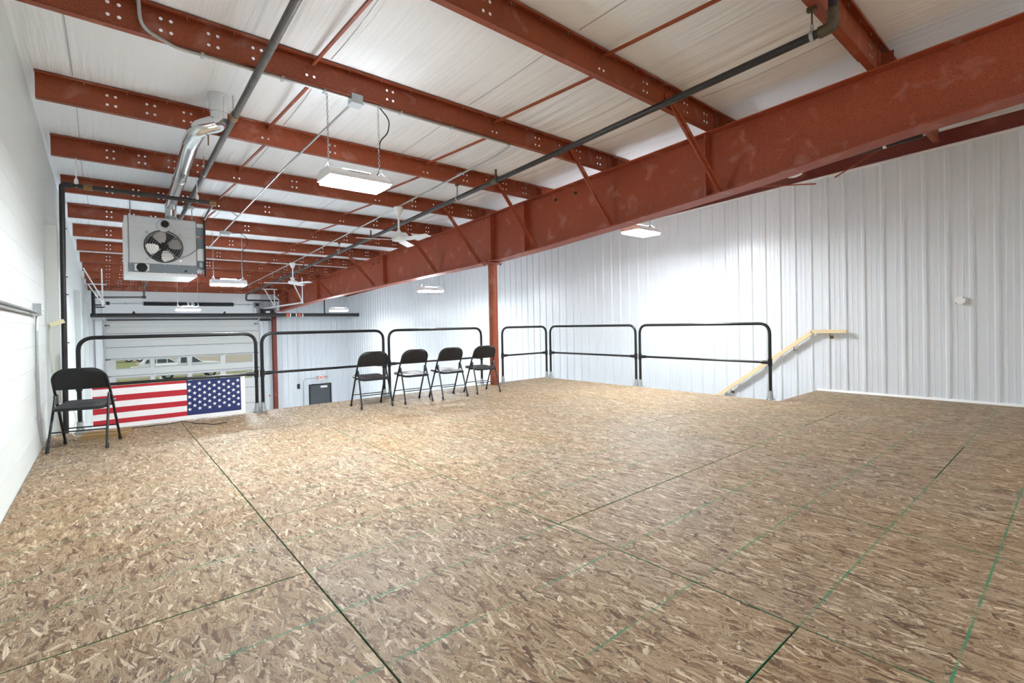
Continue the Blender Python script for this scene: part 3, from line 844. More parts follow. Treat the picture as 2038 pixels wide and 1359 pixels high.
# ------------------------------------------------------------------ flue
fl = thing('flue_pipe', 'shiny metal flue pipe from the heater up through the roof', 'duct', (0.8, 7, 3.0))
P0, P1, P2, P3 = (0.80, 8.97, 3.035), (0.705, 5.85, 3.025), (0.72, 5.44, 3.04), (0.84, 5.44, 3.11)
mb = MB(); mb.tube([P0, (0.757, 7.35, 3.03)], 0.072, 22); part('pipe_section', mb, M['flue'], fl)
mb = MB(); mb.tube([(0.757, 7.37, 3.03), P1], 0.0735, 22); part('pipe_section', mb, M['flue'], fl)
mb = MB(); mb.lathe([(0.0775, -0.02), (0.0775, 0.02)], (0.757, 7.36, 3.03), 'y', 22); part('joint_band', mb, M['flue'], fl)
mb = MB(); mb.tube(fillet([P1, P2, P3], 0.14, 5), 0.075, 22); part('elbow', mb, M['flue'], fl)
mb = MB(); mb.tube(fillet([(0.80, 5.44, 3.085), (0.892, 5.46, 3.13), (0.895, 5.47, 3.25)], 0.08, 4), 0.0765, 22); part('elbow', mb, M['flue'], fl)
mb = MB(); mb.lathe([(0.07, 3.20), (0.07, 3.235), (0.080, 3.24), (0.080, 3.34), (0.098, 3.45)], (0.893, 5.47, 0), 'z', 22); part('roof_collar', mb, M['flue'], fl)
mb = MB(); mb.tube(fillet([(0.80, 8.80, 3.035), (0.80, 8.985, 3.035), (0.80, 9.0, 2.78)], 0.09, 6), 0.074, 22); part('elbow', mb, M['flue'], fl)
mb = MB(); mb.tube([(0.80, 5.45, 3.02), (0.80, 5.45, 2.90)], 0.006, 8); part('drain_stub', mb, M['brass'], fl)

# ------------------------------------------------------------------ unit heater
H0 = (0.70, 8.9, 1.95)
ht = thing('unit_heater', 'grey gas unit heater with a round fan hanging from the purlins', 'heater', H0)
hx0, hx1, hy0, hy1, hz0, hz1 = 0.275, 1.11, 8.9, 9.88, 1.95, 2.81
mb = MB(); mb.box(hx0, hx1, hy0 + 0.03, hy1, hz0 + 0.02, hz1); part('cabinet', mb, M['heater'], ht, smooth=False)
# back panel with the fan opening
fx, fz, fr = 0.698, 2.383, 0.232
cz0 = 2.12
mb = MB()
pv, pf = punched([(hx0 + 0.01, cz0), (hx1, cz0), (hx1, hz1), (hx0 + 0.01, hz1)], [(fx, fz, fr, 40)])
mb.add([(x, hy0, z) for x, z in pv], pf)
for i in range(40):
    a0, a1 = 2 * PI * i / 40, 2 * PI * (i + 1) / 40
    q = lambda a, r, y: (fx + r * math.cos(a), y, fz + r * math.sin(a))
    mb.face([q(a0, fr, hy0), q(a1, fr, hy0), q(a1, fr - 0.012, hy0 + 0.03), q(a0, fr - 0.012, hy0 + 0.03)])
mb.box(hx0 + 0.01, hx1, hy0, hy0 + 0.03, hz1 - 0.004, hz1); mb.box(hx0 + 0.01, hx0 + 0.014, hy0, hy0 + 0.03, cz0, hz1); mb.box(hx1 - 0.004, hx1, hy0, hy0 + 0.03, cz0, hz1)
part('back_panel', mb, M['heater'], ht)
mb = MB(); mb.box(hx0 + 0.02, hx1 - 0.005, hy0 - 0.002, hy0 + 0.002, 2.668, 2.674); part('panel_crease', mb, M['white_metal'], ht, smooth=False)
mb = MB(); mb.lathe([(fr - 0.012, hy0 + 0.026), (fr - 0.012, hy0 + 0.0295)], (fx, 0, fz), 'y', 36); part('fan_well', mb, M['dark'], ht)
mb = MB()
for i in range(48):
    a0, a1 = 2 * PI * i / 48, 2 * PI * (i + 1) / 48
pts = [(fx + (fr + 0.004) * math.cos(2 * PI * i / 48), hy0 - 0.006, fz + (fr + 0.004) * math.sin(2 * PI * i / 48)) for i in range(49)]
mb.tube(pts, 0.006, 6, False); part('fan_ring', mb, M['dark'], ht)
# wire guard
gd = MB()
for r in (0.085, 0.115, 0.145, 0.175, 0.205):
    gd.tube([(fx + r * math.cos(2 * PI * i / 36), hy0 - 0.02 + r * 0.06, fz + r * math.sin(2 * PI * i / 36)) for i in range(37)], 0.0022, 5, False)
for i in range(4):
    a = PI / 4 + i * PI / 2
    gd.tube([(fx + 0.05 * math.cos(a), hy0 - 0.02, fz + 0.05 * math.sin(a)), (fx + 0.29 * math.cos(a), hy0 - 0.003, fz + 0.29 * math.sin(a))], 0.004, 6)
part('fan_guard', gd, M['wire'], ht)
for i in range(4):
    a = PI / 4 + i * PI / 2
    mb = MB(); mb.lathe([(0.016, -0.008), (0.016, 0.0)], (fx + 0.285 * math.cos(a), hy0, fz + 0.285 * math.sin(a)), 'y', 12); part('guard_bolt', mb, M['galv'], ht)
mb = MB(); mb.lathe([(0.055, -0.012), (0.062, 0.0), (0.062, 0.02)], (fx, hy0, fz), 'y', 20); part('fan_motor', mb, M['dark'], ht)
for i in range(4):
    a = math.radians(22 + 90 * i)
    ca, sa = math.cos(a), math.sin(a)
    outline = [(0.05, -0.03), (0.10, -0.075), (0.17, -0.10), (0.21, -0.085), (0.215, 0.0), (0.20, 0.06), (0.14, 0.055), (0.07, 0.02)]
    vs_ = []
    for rr, tt in outline:
        vs_.append((fx + rr * ca - tt * sa, hy0 + 0.012 + tt * 0.10, fz + rr * sa + tt * ca))
    vs_ += [(x, y + 0.003, z) for x, y, z in vs_]
    n = len(outline)
    mb = MB(); mb.add(vs_, [tuple(range(n)), tuple(range(2 * n - 1, n - 1, -1))] + [(i_, (i_ + 1) % n, n + (i_ + 1) % n, n + i_) for i_ in range(n)])
    part('fan_blade', mb, M['blade'], ht, smooth=False)
# lower slate strip with the blower port, drip tray
mb = MB(); mb.box(hx0 - 0.0, hx1 - 0.002, hy0 + 0.004, hy0 + 0.03, 1.985, cz0); part('lower_panel', mb, M['heater_dark'], ht, smooth=False)
mb = MB(); mb.box(hx0 - 0.035, hx1 - 0.0, hy0 - 0.002, hy1, 1.945, 1.985); mb.box(hx0 - 0.035, hx0, hy0 + 0.02, hy1, 1.985, hz1 - 0.01); part('drip_tray', mb, M['white_metal'], ht, smooth=False)
mb = MB(); mb.prism([(0.345, 2.005), (0.505, 2.005), (0.515, 2.02), (0.515, 2.105), (0.345, 2.105)], hy0 - 0.004, hy0 + 0.004, 'y'); part('port_plate', mb, M['white_metal'], ht, smooth=False)
mb = MB(); mb.lathe([(0.062, -0.010), (0.066, -0.004), (0.066, 0.0)], (0.43, hy0 - 0.002, 2.055), 'y', 24); part('port', mb, M['dark'], ht)
mb = MB(); mb.lathe([(0.017, -0.006), (0.017, 0.004)], (0.965, hy0, 2.03), 'y', 12); part('gauge', mb, M['dark'], ht)
mb = MB()
for xx in (0.30, 0.48, 0.70, 0.88, 1.05):
    mb.lathe([(0.006, -0.004), (0.006, 0.004)], (xx, hy0, 2.108), 'y', 6); mb.lathe([(0.006, -0.006), (0.006, 0.0)], (xx, hy0, 1.992), 'y', 6)
part('panel_screws', mb, M['white_metal'], ht, smooth=False, kind='stuff')
# draught inducer motor at the top
mb = MB(); mb.lathe([(0.048, -0.07), (0.05, -0.06), (0.05, 0.0)], (0.715, hy0, 2.715), 'y', 22); part('inducer_motor', mb, M['dark'], ht)
mb = MB(); mb.lathe([(0.085, -0.02), (0.09, -0.01), (0.09, 0.0)], (0.70, hy0, 2.69), 'y', 26); part('inducer_housing', mb, M['heater'], ht)
mb = MB(); mb.lathe([(0.078, 2.76), (0.078, 2.86)], (0.80, 8.985, 0), 'z', 20); part('flue_collar', mb, M['galv'], ht)
# control side
mb = MB(); mb.box(hx1, hx1 + 0.105, hy0 + 0.01, hy0 + 0.5, 2.06, 2.785); part('control_box', mb, M['heater_dark'], ht, smooth=False)
mb = MB(); mb.box(hx1 + 0.008, hx1 + 0.10, hy0 - 0.002, hy0 + 0.01, 2.20, 2.39); part('cover_plate', mb, M['white_metal'], ht, smooth=False)
mb = MB(); mb.box(hx1 + 0.01, hx1 + 0.098, hy0 + 0.004, hy0 + 0.011, 2.72, 2.775); part('rating_label', mb, M['white_plastic'], ht, smooth=False)
mb = MB(); mb.box(hx1 + 0.03, hx1 + 0.06, hy0 - 0.012, hy0 + 0.01, 2.56, 2.585); mb.box(hx1 + 0.07, hx1 + 0.095, hy0 - 0.012, hy0 + 0.01, 2.555, 2.58); part('wire_connector', mb, M['copper'], ht, smooth=False)
mb = MB(); mb.lathe([(0.03, 0), (0.03, 0.07)], (hx1 + 0.05, hy0 - 0.01, 2.10), 'z', 12); mb.tube([(hx1 + 0.0, hy0 - 0.02, 2.08), (hx1 + 0.06, hy0 - 0.03, 2.05), (hx1 + 0.09, hy0 - 0.02, 2.0)], 0.012, 8); part('gas_valve', mb, M['galv'], ht)
mb = MB(); mb.tube(fillet([(0.67, hy0 - 0.03, 2.79), (0.76, hy0 - 0.03, 2.77), (0.87, hy0 - 0.03, 2.57), (1.02, hy0 - 0.03, 2.52), (1.15, hy0 - 0.02, 2.575)], 0.15, 6), 0.008, 8); part('motor_cable', mb, M['white_plastic'], ht)
mb = MB(); mb.tube(fillet([(0.86, hy0 - 0.02, 2.21), (1.0, hy0 - 0.03, 2.27), (1.15, hy0 - 0.02, 2.40)], 0.3, 6), 0.008, 8); part('fan_cable', mb, M['conduit'], ht)
for xx in (0.315, 1.08):
    mb = MB(); mb.tube([(xx, 9.06, hz1 - 0.02), (xx, 9.06, zb(9.1) + 0.01)], 0.006, 8); part('hanger_rod', mb, M['galv'], ht)

# ------------------------------------------------------------------ high-bay lamps
def chain(mb, p, q, sz=0.030):
    p = Vector(p); q = Vector(q); n = max(2, int((q - p).length / (sz * 0.78))); d = (q - p).normalized()
    a = Vector((1, 0, 0)); b = d.cross(a).normalized(); a = b.cross(d)
    for i in range(n):
        c = p + (q - p) * ((i + 0.5) / n); s = a if i % 2 else b
        pts = [c + d * (sz * 0.5 * math.cos(t)) + s * (sz * 0.27 * math.sin(t)) for t in [2 * PI * k / 8 for k in range(9)]]
        mb.tube(pts, 0.0022, 4, False)


def lamp(loc, hang, label):
    """linear LED high bay, lens plane at loc"""
    t = thing('high_bay_lamp', label, 'lamp', loc, 0, 'LED high-bay lamps')
    W2, D2 = 0.287, 0.167
    mb = MB()
    prof = [(-D2, 0.0), (-D2, 0.028), (-0.10, 0.085), (0.10, 0.085), (D2, 0.028), (D2, 0.0), (D2 - 0.012, 0.0), (D2 - 0.012, 0.006), (-D2 + 0.012, 0.006), (-D2 + 0.012, 0.0)]
    vs_ = [(x, y, z) for x in (-W2, W2) for y, z in prof]; n = len(prof)
    mb.add(vs_, [(i, (i + 1) % n, n + (i + 1) % n, n + i) for i in range(n)])
    part('housing', mb, M['white_metal'], t, False, False)
    for sx in (-1, 1):
        mb = MB(); mb.prism([(-D2 - 0.003, 0.0), (D2 + 0.003, 0.0), (D2 + 0.003, 0.032), (0.104, 0.09), (-0.104, 0.09), (-D2 - 0.003, 0.032)], sx * W2, sx * (W2 + 0.006), 'x')
        part('end_plate', mb, M['white_metal'], t, False, False)
    mb = MB(); mb.box(-W2 + 0.010, W2 - 0.010, -D2 + 0.013, D2 - 0.013, -0.026, 0.005); part('diffuser', mb, M['lamp_glow'], t, False, False)  # lens dropped below the housing so its sides light ceiling and walls
    mb = MB(); mb.box(-0.13, 0.13, -0.05, 0.05, 0.085, 0.11); part('driver_box', mb, M['white_metal'], t, False, False)
    for s0, s1 in ((-0.235, -0.14), (0.14, 0.235)):
        mb = MB(); mb.box(s0, s1, -0.085, 0.085, 0.0848, 0.0860); part('added_glow_plate', mb, M['added_ceiling_glow'], t, False, False)  # glowing plates added on top of the housing to brighten the ceiling
    for sy in (-0.078, 0.078):
        mb = MB(); mb.box(-0.14, 0.14, sy - 0.018, sy + 0.018, 0.0848, 0.0860); part('added_glow_plate', mb, M['added_ceiling_glow'], t, False, False)
    mb = MB()
    for i in range(9):
        mb.box(-0.10 + i * 0.022, -0.088 + i * 0.022, -0.118, -0.108, 0.071, 0.081)
    part('vent_slots', mb, M['dark'], t, False, False, kind='stuff')
    for sx in (-0.245, 0.245):
        mb = MB(); mb.tube([(sx - 0.03, -0.09, 0.085), (sx, 0, 0.16), (sx + 0.03, 0.09, 0.085)], 0.002, 5); mb.tube([(sx + 0.03, -0.09, 0.075), (sx, 0, 0.16), (sx - 0.03, 0.09, 0.075)], 0.002, 5); part('wire_bail', mb, M['wire'], t, False)
        mb = MB(); chain(mb, (sx, 0, 0.155), (sx, 0, hang)); part('chain', mb, M['galv'], t, False)
    mb = MB(); mb.tube(fillet([(0.06, 0, hang - 0.02), (0.24, -0.01, hang + 0.0), (0.36, -0.02, hang - 0.12), (0.33, -0.02, hang - 0.25), (0.255, 0, hang - 0.34), (0.245, 0, 0.30), (0.245, 0, 0.12), (0.12, 0, 0.085)], 0.12, 5), 0.006, 7); part('power_cord', mb, M['black'], t, False)
    return t


L1 = lamp((1.826, 4.42, 2.466), zb(4.42) - 2.466, 'nearest bright high-bay lamp, hung on chains below the junction box')
LS = [((1.83, 10.63, 1.99), 'second lamp in the row over the hall, right of the heater'),
      ((1.83, 16.6, 1.72), 'small far lamp hanging in front of the door springs'),
      ((6.42, 4.47, 2.505), 'bright lamp beyond the rafter, against the ribbed white wall'),
      ((6.36, 10.75, 2.005), 'lit lamp below the rafter, left of the round column'),
      ((6.36, 17.1, 1.73), 'farthest lamp beyond the rafter, hanging over the end of the black main'),
      ((1.83, -4.0, 2.75), 'added unseen fill lamp behind the camera over the left half of the loft'),  # this lamp and the next are unseen, added only for their light
      ((4.12, -6.7, 2.90), 'added unseen fill lamp behind the camera near the rear wall')]
for loc, lab in LS:
    h = zb(loc[1]) - loc[2] + (PD if loc[1] < 0 else 0)
    t = lamp(loc, h, lab)

# ------------------------------------------------------------------ ceiling fans
def fan(loc, drop, a0, label):
    t = thing('ceiling_fan', label, 'fan', loc, 0, 'white ceiling fans')
    mb = MB(); mb.lathe([(0.075, 0.0), (0.07, -0.05), (0.035, -0.13), (0.02, -0.14)], (0, 0, 0), 'z', 18); part('canopy', mb, M['white_metal'], t, False)
    mb = MB(); mb.tube([(0, 0, -0.12), (0, 0, -drop + 0.1)], 0.017, 12); part('downrod', mb, M['white_metal'], t, False)
    mb = MB(); mb.lathe([(0.03, 0.14), (0.045, 0.10), (0.05, 0.06), (0.11, 0.04), (0.125, 0.0), (0.11, -0.03), (0.05, -0.045)], (0, 0, -drop), 'z', 24); part('motor_hub', mb, M['white_metal'], t, False)
    for i in range(3):
        a = math.radians(a0 + 120 * i); ca, sa = math.cos(a), math.sin(a)
        vs_ = []
        for dz in (0, 0.004):
            for rr, wd in ((0.08, 0.03), (0.20, 0.065), (0.66, 0.062), (0.69, 0.05)):
                for s in (-1, 1):
                    tt = s * wd
                    vs_.append((rr * ca - tt * sa, rr * sa + tt * ca, -drop + dz - 0.02 - tt * 0.24))
        fs_ = []
        for j in range(3):
            fs_ += [(2 * j, 2 * j + 1, 2 * j + 3, 2 * j + 2), (8 + 2 * j, 8 + 2 * j + 2, 8 + 2 * j + 3, 8 + 2 * j + 1),
                    (2 * j, 2 * j + 2, 8 + 2 * j + 2, 8 + 2 * j), (2 * j + 1, 8 + 2 * j + 1, 8 + 2 * j + 3, 2 * j + 3)]
        fs_ += [(0, 8, 9, 1), (6, 7, 15, 14)]
        mb = MB(); mb.add(vs_, fs_); part('fan_blade', mb, M['white_metal'], t, False, False)
    return t


fan((3.80, 7.42, zb(7.4) - 0.02), 0.53, 165, 'nearer white three-blade ceiling fan on a downrod beside the black pipe')
fan((3.82, 13.5, zb(13.5) - 0.03), 0.52, 172, 'farther white three-blade ceiling fan near the end of the hall')
dm = thing('dome_light', 'small white oval dome fixture peeking below the rafter beam', 'light', (7.85, 2.80, 3.26))
mb = MB(); mb.lathe([(0.13, 0.06), (0.14, 0.02), (0.12, -0.02), (0.07, -0.045), (0.01, -0.055)], (7.85, 2.80, 3.265), 'z', 24); part('dome_cover', mb, M['white_plastic'], dm)
for a, b, lab in (((7.6, 2.19, 3.017), (7.6, 1.40, 3.395), 'loose thin brown rod slanting down below the rafter in front of the ribbed wall'),
                  ((7.6, 2.42, 2.985), (7.6, 4.36, 3.33), 'loose thin brown rod hanging almost level below the rafter near the dome fixture')):
    mb = MB(); mb.bar(a, b, 0.014, 0.016)
    tag(link('brace_rod', mb.mesh('brace_rod', M['primer'], False)), lab, 'rod', 'loose rods below the roof', 'thing')

# ------------------------------------------------------------------ guard rails
def guard(x0, y0, L_, rz, label):
    t = thing('guardrail', label, 'railing', (x0, y0, 0), rz, 'black tube guardrails')
    R0, HT = 0.0215, 1.058
    a, b = R0, L_ - R0
    mb = MB(); mb.tube(fillet([(a, 0, 0.03), (a, 0, HT), (b, 0, HT), (b, 0, 0.03)], 0.15, 8), R0, 14); part('rail_frame', mb, M['black'], t, False)
    mb = MB(); mb.tube([(a + 0.05, 0, 0.52), (b - 0.05, 0, 0.52)], 0.0175, 12); part('mid_rail', mb, M['black'], t, False)
    for s, x in ((1, a), (-1, b)):
        mb = MB(); mb.lathe([(0.029, 0.47), (0.029, 0.57)], (x, 0, 0), 'z', 14)
        mb.lathe([(0.027, x + s * 0.02), (0.027, x + s * 0.09), (0.020, x + s * 0.13)], (0, 0, 0.52), 'x', 14); part('rail_fitting', mb, M['black'], t, False)
        mb = MB(); mb.lathe([(0.046, 0.0), (0.046, 0.006), (0.036, 0.012), (0.028, 0.115), (0.031, 0.12), (0.031, 0.128)], (x, 0, 0), 'z', 14)
        for q in range(4):
            an = PI / 4 + q * PI / 2; c_, s_ = math.cos(an), math.sin(an)
            mb.add([(x + 0.02 * c_ - 0.006 * s_, 0.02 * s_ + 0.006 * c_, 0.10), (x + 0.02 * c_ + 0.006 * s_, 0.02 * s_ - 0.006 * c_, 0.10), (x + 0.062 * c_ + 0.006 * s_, 0.062 * s_ - 0.006 * c_, 0.0), (x + 0.062 * c_ - 0.006 * s_, 0.062 * s_ + 0.006 * c_, 0.0)], [(0, 1, 2, 3)])
            mb.lathe([(0.008, 0), (0.008, 0.018)], (x + 0.052 * c_, 0.052 * s_, 0), 'z', 6)
        part('foot_socket', mb, M['galv'], t, False)
    return t


YRF = 7.215
guard(-0.258, YRF, 1.825, 0, 'black tube guardrail holding the flag, at the left wall')
guard(1.598, YRF, 1.805, 0, 'black tube guardrail between the flag and the first chair of the row')
guard(3.455, YRF, 1.88, 0, 'black tube guardrail behind the row of four chairs')
guard(5.792, YRF, 1.21, 0, 'short black tube guardrail right of the round column')
guard(7.03, 7.165, 2.145, -PI / 2, 'black tube guardrail from the corner along the stair opening')
guard(7.03, 4.978, 2.17, -PI / 2, 'black tube guardrail ending at the head of the stairs')

# ------------------------------------------------------------------ folding chairs
def make_chair():
    t = thing('folding_chair', '-', 'chair', (0, 0, 0), 0, 'black folding chairs')
    hw = 0.212
    # front legs and back form one bent tube
    path = [(-hw - 0.008, 0.215, 0.02), (-hw, -0.02, 0.52), (-hw + 0.006, -0.095, 0.66), (-hw + 0.012, -0.13, 0.768),
            (hw - 0.012, -0.13, 0.768), (hw - 0.006, -0.095, 0.66), (hw, -0.02, 0.52), (hw + 0.008, 0.215, 0.02)]
    mb = MB()
    pts = [Vector(p) for p in path]
    arch = [pts[0], pts[1], pts[2]]
    n = 10
    for i in range(n + 1):       # left shoulder of the arch
        a = PI - (PI / 2) * i / n
        arch.append(Vector((-hw + 0.006 + 0.125 + 0.125 * math.cos(a), -0.095 - 0.035 * math.sin(a), 0.66 + 0.108 * math.sin(a))))
    for i in range(n + 1):
        a = PI / 2 - (PI / 2) * i / n
        arch.append(Vector((hw - 0.006 - 0.125 + 0.125 * math.cos(a), -0.095 - 0.035 * math.sin(a), 0.66 + 0.108 * math.sin(a))))
    arch += [pts[5], pts[6], pts[7]]
    clean = [arch[0]]
    for p in arch[1:]:
        if (p - clean[-1]).length > 1e-4: clean.append(p)
    mb.tube(clean, 0.0115, 10); part('tube_frame', mb, M['chair'], t, False)
    # pressed sheet-metal back, gently dished
    mb = MB(); nx_, nz_ = 14, 8; vs_ = []
    for lay in (0, 1):
        for j in range(nz_ + 1):
            v = j / nz_; zz = 0.575 + 0.195 * v
            half = 0.208
            if zz > 0.66:
                q = min(1, (zz - 0.66) / 0.108); half = 0.206 - 0.125 + 0.125 * math.sqrt(max(0, 1 - q * q))
            for i in range(nx_ + 1):
                u = -1 + 2 * i / nx_
                yy = -0.055 - 0.09 * v - 0.022 * (1 - u * u) + lay * 0.004
                vs_.append((u * half, yy, min(zz, 0.768)))
    st = (nx_ + 1) * (nz_ + 1); fs_ = []
    for j in range(nz_):
        for i in range(nx_):
            a = j * (nx_ + 1) + i
            fs_ += [(a, a + 1, a + nx_ + 2, a + nx_ + 1), (st + a, st + a + nx_ + 1, st + a + nx_ + 2, st + a + 1)]
    for i in range(nx_):
        fs_ += [(i, st + i, st + i + 1, i + 1)]
    mb.add(vs_, fs_); mb.tube([(u * 0.208, -0.055 - 0.022 * (1 - u * u), 0.575) for u in [-1 + 0.2 * k for k in range(11)]], 0.006, 6)
    part('backrest', mb, M['chair'], t, False)
    # seat pan with rolled edge, wider and rounded at the front
    outline = []
    def arc(cx, cy, r, a0, a1, n=5):
        for k in range(n + 1):
            a = math.radians(a0 + (a1 - a0) * k / n); outline.append((cx + r * math.cos(a), cy + r * math.sin(a)))
    arc(0.145, -0.145, 0.045, -90, 0); arc(0.150, 0.185, 0.05, 0, 90); arc(-0.150, 0.185, 0.05, 90, 180); arc(-0.145, -0.145, 0.045, 180, 270)
    n = len(outline); zs = lambda y: 0.412 + 0.06 * (y + 0.15)
    rings = [(1.0, -0.030), (1.0, -0.006), (0.975, 0.0), (0.90, -0.004), (0.55, -0.010), (0.2, -0.012)]
    vs_ = []
    for s_, dz in rings:
        for x, y in outline:
            vs_.append((x * s_, (y - 0.02) * s_ + 0.02, zs(y) + dz))
    fs_ = [(r * n + i, r * n + (i + 1) % n, (r + 1) * n + (i + 1) % n, (r + 1) * n + i) for r in range(len(rings) - 1) for i in range(n)]
    fs_ += [tuple(range((len(rings) - 1) * n, len(rings) * n)), tuple(range(n - 1, -1, -1))]
    mb = MB(); mb.add(vs_, fs_); part('seat', mb, M['chair'], t, False)
    for sx in (-1, 1):
        mb = MB(); mb.tube([(sx * (hw + 0.006), -0.212, 0.02), (sx * (hw - 0.008), -0.055, 0.49), (sx * (hw - 0.008), -0.045, 0.515)], 0.011, 10); part('rear_leg', mb, M['chair'], t, False)
        mb = MB(); mb.prism([(-0.075, 0.44), (-0.02, 0.53), (0.0, 0.52), (0.01, 0.43)], sx * (hw - 0.016), sx * (hw - 0.012), 'x'); mb.lathe([(0.009, -0.012), (0.009, 0.012)], (sx * hw, -0.03, 0.505), 'x', 8); part('hinge_plate', mb, M['chair'], t, False, False)
        for yy in (0.215, -0.212):
            s2 = 1 if yy > 0 else -1
            mb = MB(); mb.tube([(sx * (hw + 0.009), yy + 0.002 * s2, 0.0), (sx * (hw + 0.008), yy - 0.016 * s2, 0.042)], [0.0155, 0.0135], 10); part('foot_cap', mb, M['rubber'], t, False)
    for yy, zz in ((0.148, 0.165), (-0.158, 0.18)):
        mb = MB(); mb.tube([(-hw - 0.004, yy, zz), (hw + 0.004, yy, zz)], 0.0065, 8); part('stretcher', mb, M['chair'], t, False)
    mb = MB(); mb.tube([(-hw, 0.075, 0.385), (hw, 0.075, 0.385)], 0.006, 8); mb.tube([(-hw, -0.09, 0.385), (hw, -0.09, 0.385)], 0.006, 8); part('seat_bar', mb, M['chair'], t, False)
    return t


ch = make_chair()
spots = [(-0.172, 6.36, -14.5, 'black folding chair standing alone at the left wall beside the flag'),
         (2.857, 6.507, -2.5, 'first black folding chair of the row of four, nearest the flag'),
         (3.482, 6.474, -1.5, 'second black folding chair of the row of four, with a shine on its seat'),
         (4.109, 6.472, -1.5, 'third black folding chair of the row, between second and last'),
         (4.786, 6.50, -4.0, 'last black folding chair of the row, right beside the round column')]
for i, (x, y, a, lab) in enumerate(spots):
    if i == 0:
        ch.location = (x, y, 0); ch.rotation_euler = (0, 0, math.radians(a)); ch['label'] = lab
    else:
        dup(ch, (x, y, 0), math.radians(a), lab)

# ------------------------------------------------------------------ flag hung along the first guardrail
YFL = 7.21


def wave(x, z):
    return 0.010 * math.sin(3.1 * x + 5 * z) * (0.5 - z) * 2 + 0.006 * math.sin(9.0 * x - 8 * z + 1) + 0.004 * math.sin(17 * x + 14 * z) * (0.55 - z) - 0.004


fx0, fx1, cxa, cxb = -0.128, 1.402, 0.757, 1.352
zt, zbm = 0.498, 0.012
edges = [0.498, 0.468, 0.390, 0.320, 0.250, 0.185, 0.115, 0.060, 0.012]
zsl = []
for a, b in zip(edges, edges[1:]):
    n = max(2, int((a - b) / 0.018))
    zsl += [a + (b - a) * k / n for k in range(n)]
zsl.append(edges[-1])
xsl = [fx0 + (cxa - fx0) * k / 50 for k in range(50)] + [cxa + (cxb - cxa) * k / 36 for k in range(36)] + [cxb, (cxb + fx1) / 2, fx1]
flg = thing('flag', 'flag with red and white stripes and white stars on blue, hung under the guardrail', 'flag', (0.63, YFL, 0.012))
mb = MB(); W_ = len(xsl)
V = []
for zz in zsl:
    for xx in xsl:
        tilt = (xx - fx0) * 0.0
        V.append((xx, YFL + wave(xx, zz), zz))
mats = []
Fs = []
for j in range(len(zsl) - 1):
    zc = (zsl[j] + zsl[j + 1]) / 2
    s = next(i for i in range(8) if edges[i] >= zc >= edges[i + 1])
    for i in range(W_ - 1):
        xc = (xsl[i] + xsl[i + 1]) / 2
        if xc > cxb or s == 7: mi = 1
        elif xc > cxa: mi = 2
        else: mi = 0 if s % 2 == 0 else 1
        Fs.append((j * W_ + i, j * W_ + i + 1, (j + 1) * W_ + i + 1, (j + 1) * W_ + i)); mats.append(mi)
mb.v = V; mb.f = Fs; mb.m = mats
part('cloth', mb, [M['red_cloth'], M['white_cloth'], M['blue_cloth']], flg)
mb = MB(); pts = []
for i in range(10):
    r = 0.024 if i % 2 == 0 else 0.0098
    a = PI / 2 + PI * i / 5
    pts.append((r * math.cos(a), r * math.sin(a)))
mb.prism(pts, -0.001, 0.001, 'y'); stm = mb.mesh('star', M['white_cloth'], False)
for j in range(11):
    for i in range(5 if j % 2 == 0 else 4):
        xx = cxa + 0.028 + 0.0535 * j; zz = 0.452 - 0.0785 * i - (0.039 if j % 2 else 0) - 0.004 * (j % 3 == 0)
        o = link('star', stm, flg, (xx - 0.63, wave(xx, zz) - 0.003, zz - 0.012))
        o.rotation_euler = (0, random.uniform(-0.2, 0.2), math.atan((wave(xx + 0.01, zz) - wave(xx - 0.01, zz)) / 0.02))
for xx in (-0.06, 0.35, 0.757, 1.1, 1.36):
    mb = MB(); mb.tube([(xx + 0.0245 * 0.2, YFL + 0.026 * math.cos(2 * PI * k / 12), 0.515 + 0.026 * math.sin(2 * PI * k / 12)) for k in range(13)], 0.003, 5, False); part('flag_tie', mb, M['black'], flg)

# scrap lumber and cord on the floor
for (x0, y0, x1, y1, z0, lab) in ((-0.21, 6.80, 0.16, 6.69, 0.0, 'short yellowish lumber offcut on the floor behind the lone chair'),
                                  (-0.19, 6.99, 0.19, 6.86, 0.0, 'second lumber offcut behind the first, nearer the flag')):
    mb = MB(); mb.bar((x0, y0, z0 + 0.0195), (x1, y1, z0 + 0.0195), 0.09, 0.038)
    tag(link('lumber_offcut', mb.mesh('lumber_offcut', M['lumber'], False)), lab, 'lumber', 'lumber offcuts', 'thing')
mb = MB(); mb.tube(fillet([(0.10, 7.14, 0.005), (0.35, 7.11, 0.005), (0.58, 7.10, 0.005), (0.70, 7.08, 0.02), (0.80, 6.86, 0.006), (0.90, 6.76, 0.005), (0.96, 6.62, 0.005), (1.04, 6.68, 0.006), (1.10, 6.665, 0.005)], 0.08, 4), 0.0045, 7)
tag(link('black_cord', mb.mesh('black_cord', M['rubber'])), 'thin black cord lying on the floor in front of the flag', 'cord', None, 'thing')
mb = MB(); mb.tube(fillet([(-0.43, 6.9, 0.42), (-0.36, 6.95, 0.36), (-0.30, 7.0, 0.33), (-0.255, 7.1, 0.2), (-0.3, 7.0, 0.006), (-0.2, 6.95, 0.006)], 0.1, 4), 0.004, 6)
tag(link('white_cord', mb.mesh('white_cord', M['white_plastic'])), 'loose white cord dangling behind the lone folding chair', 'cord', None, 'thing')

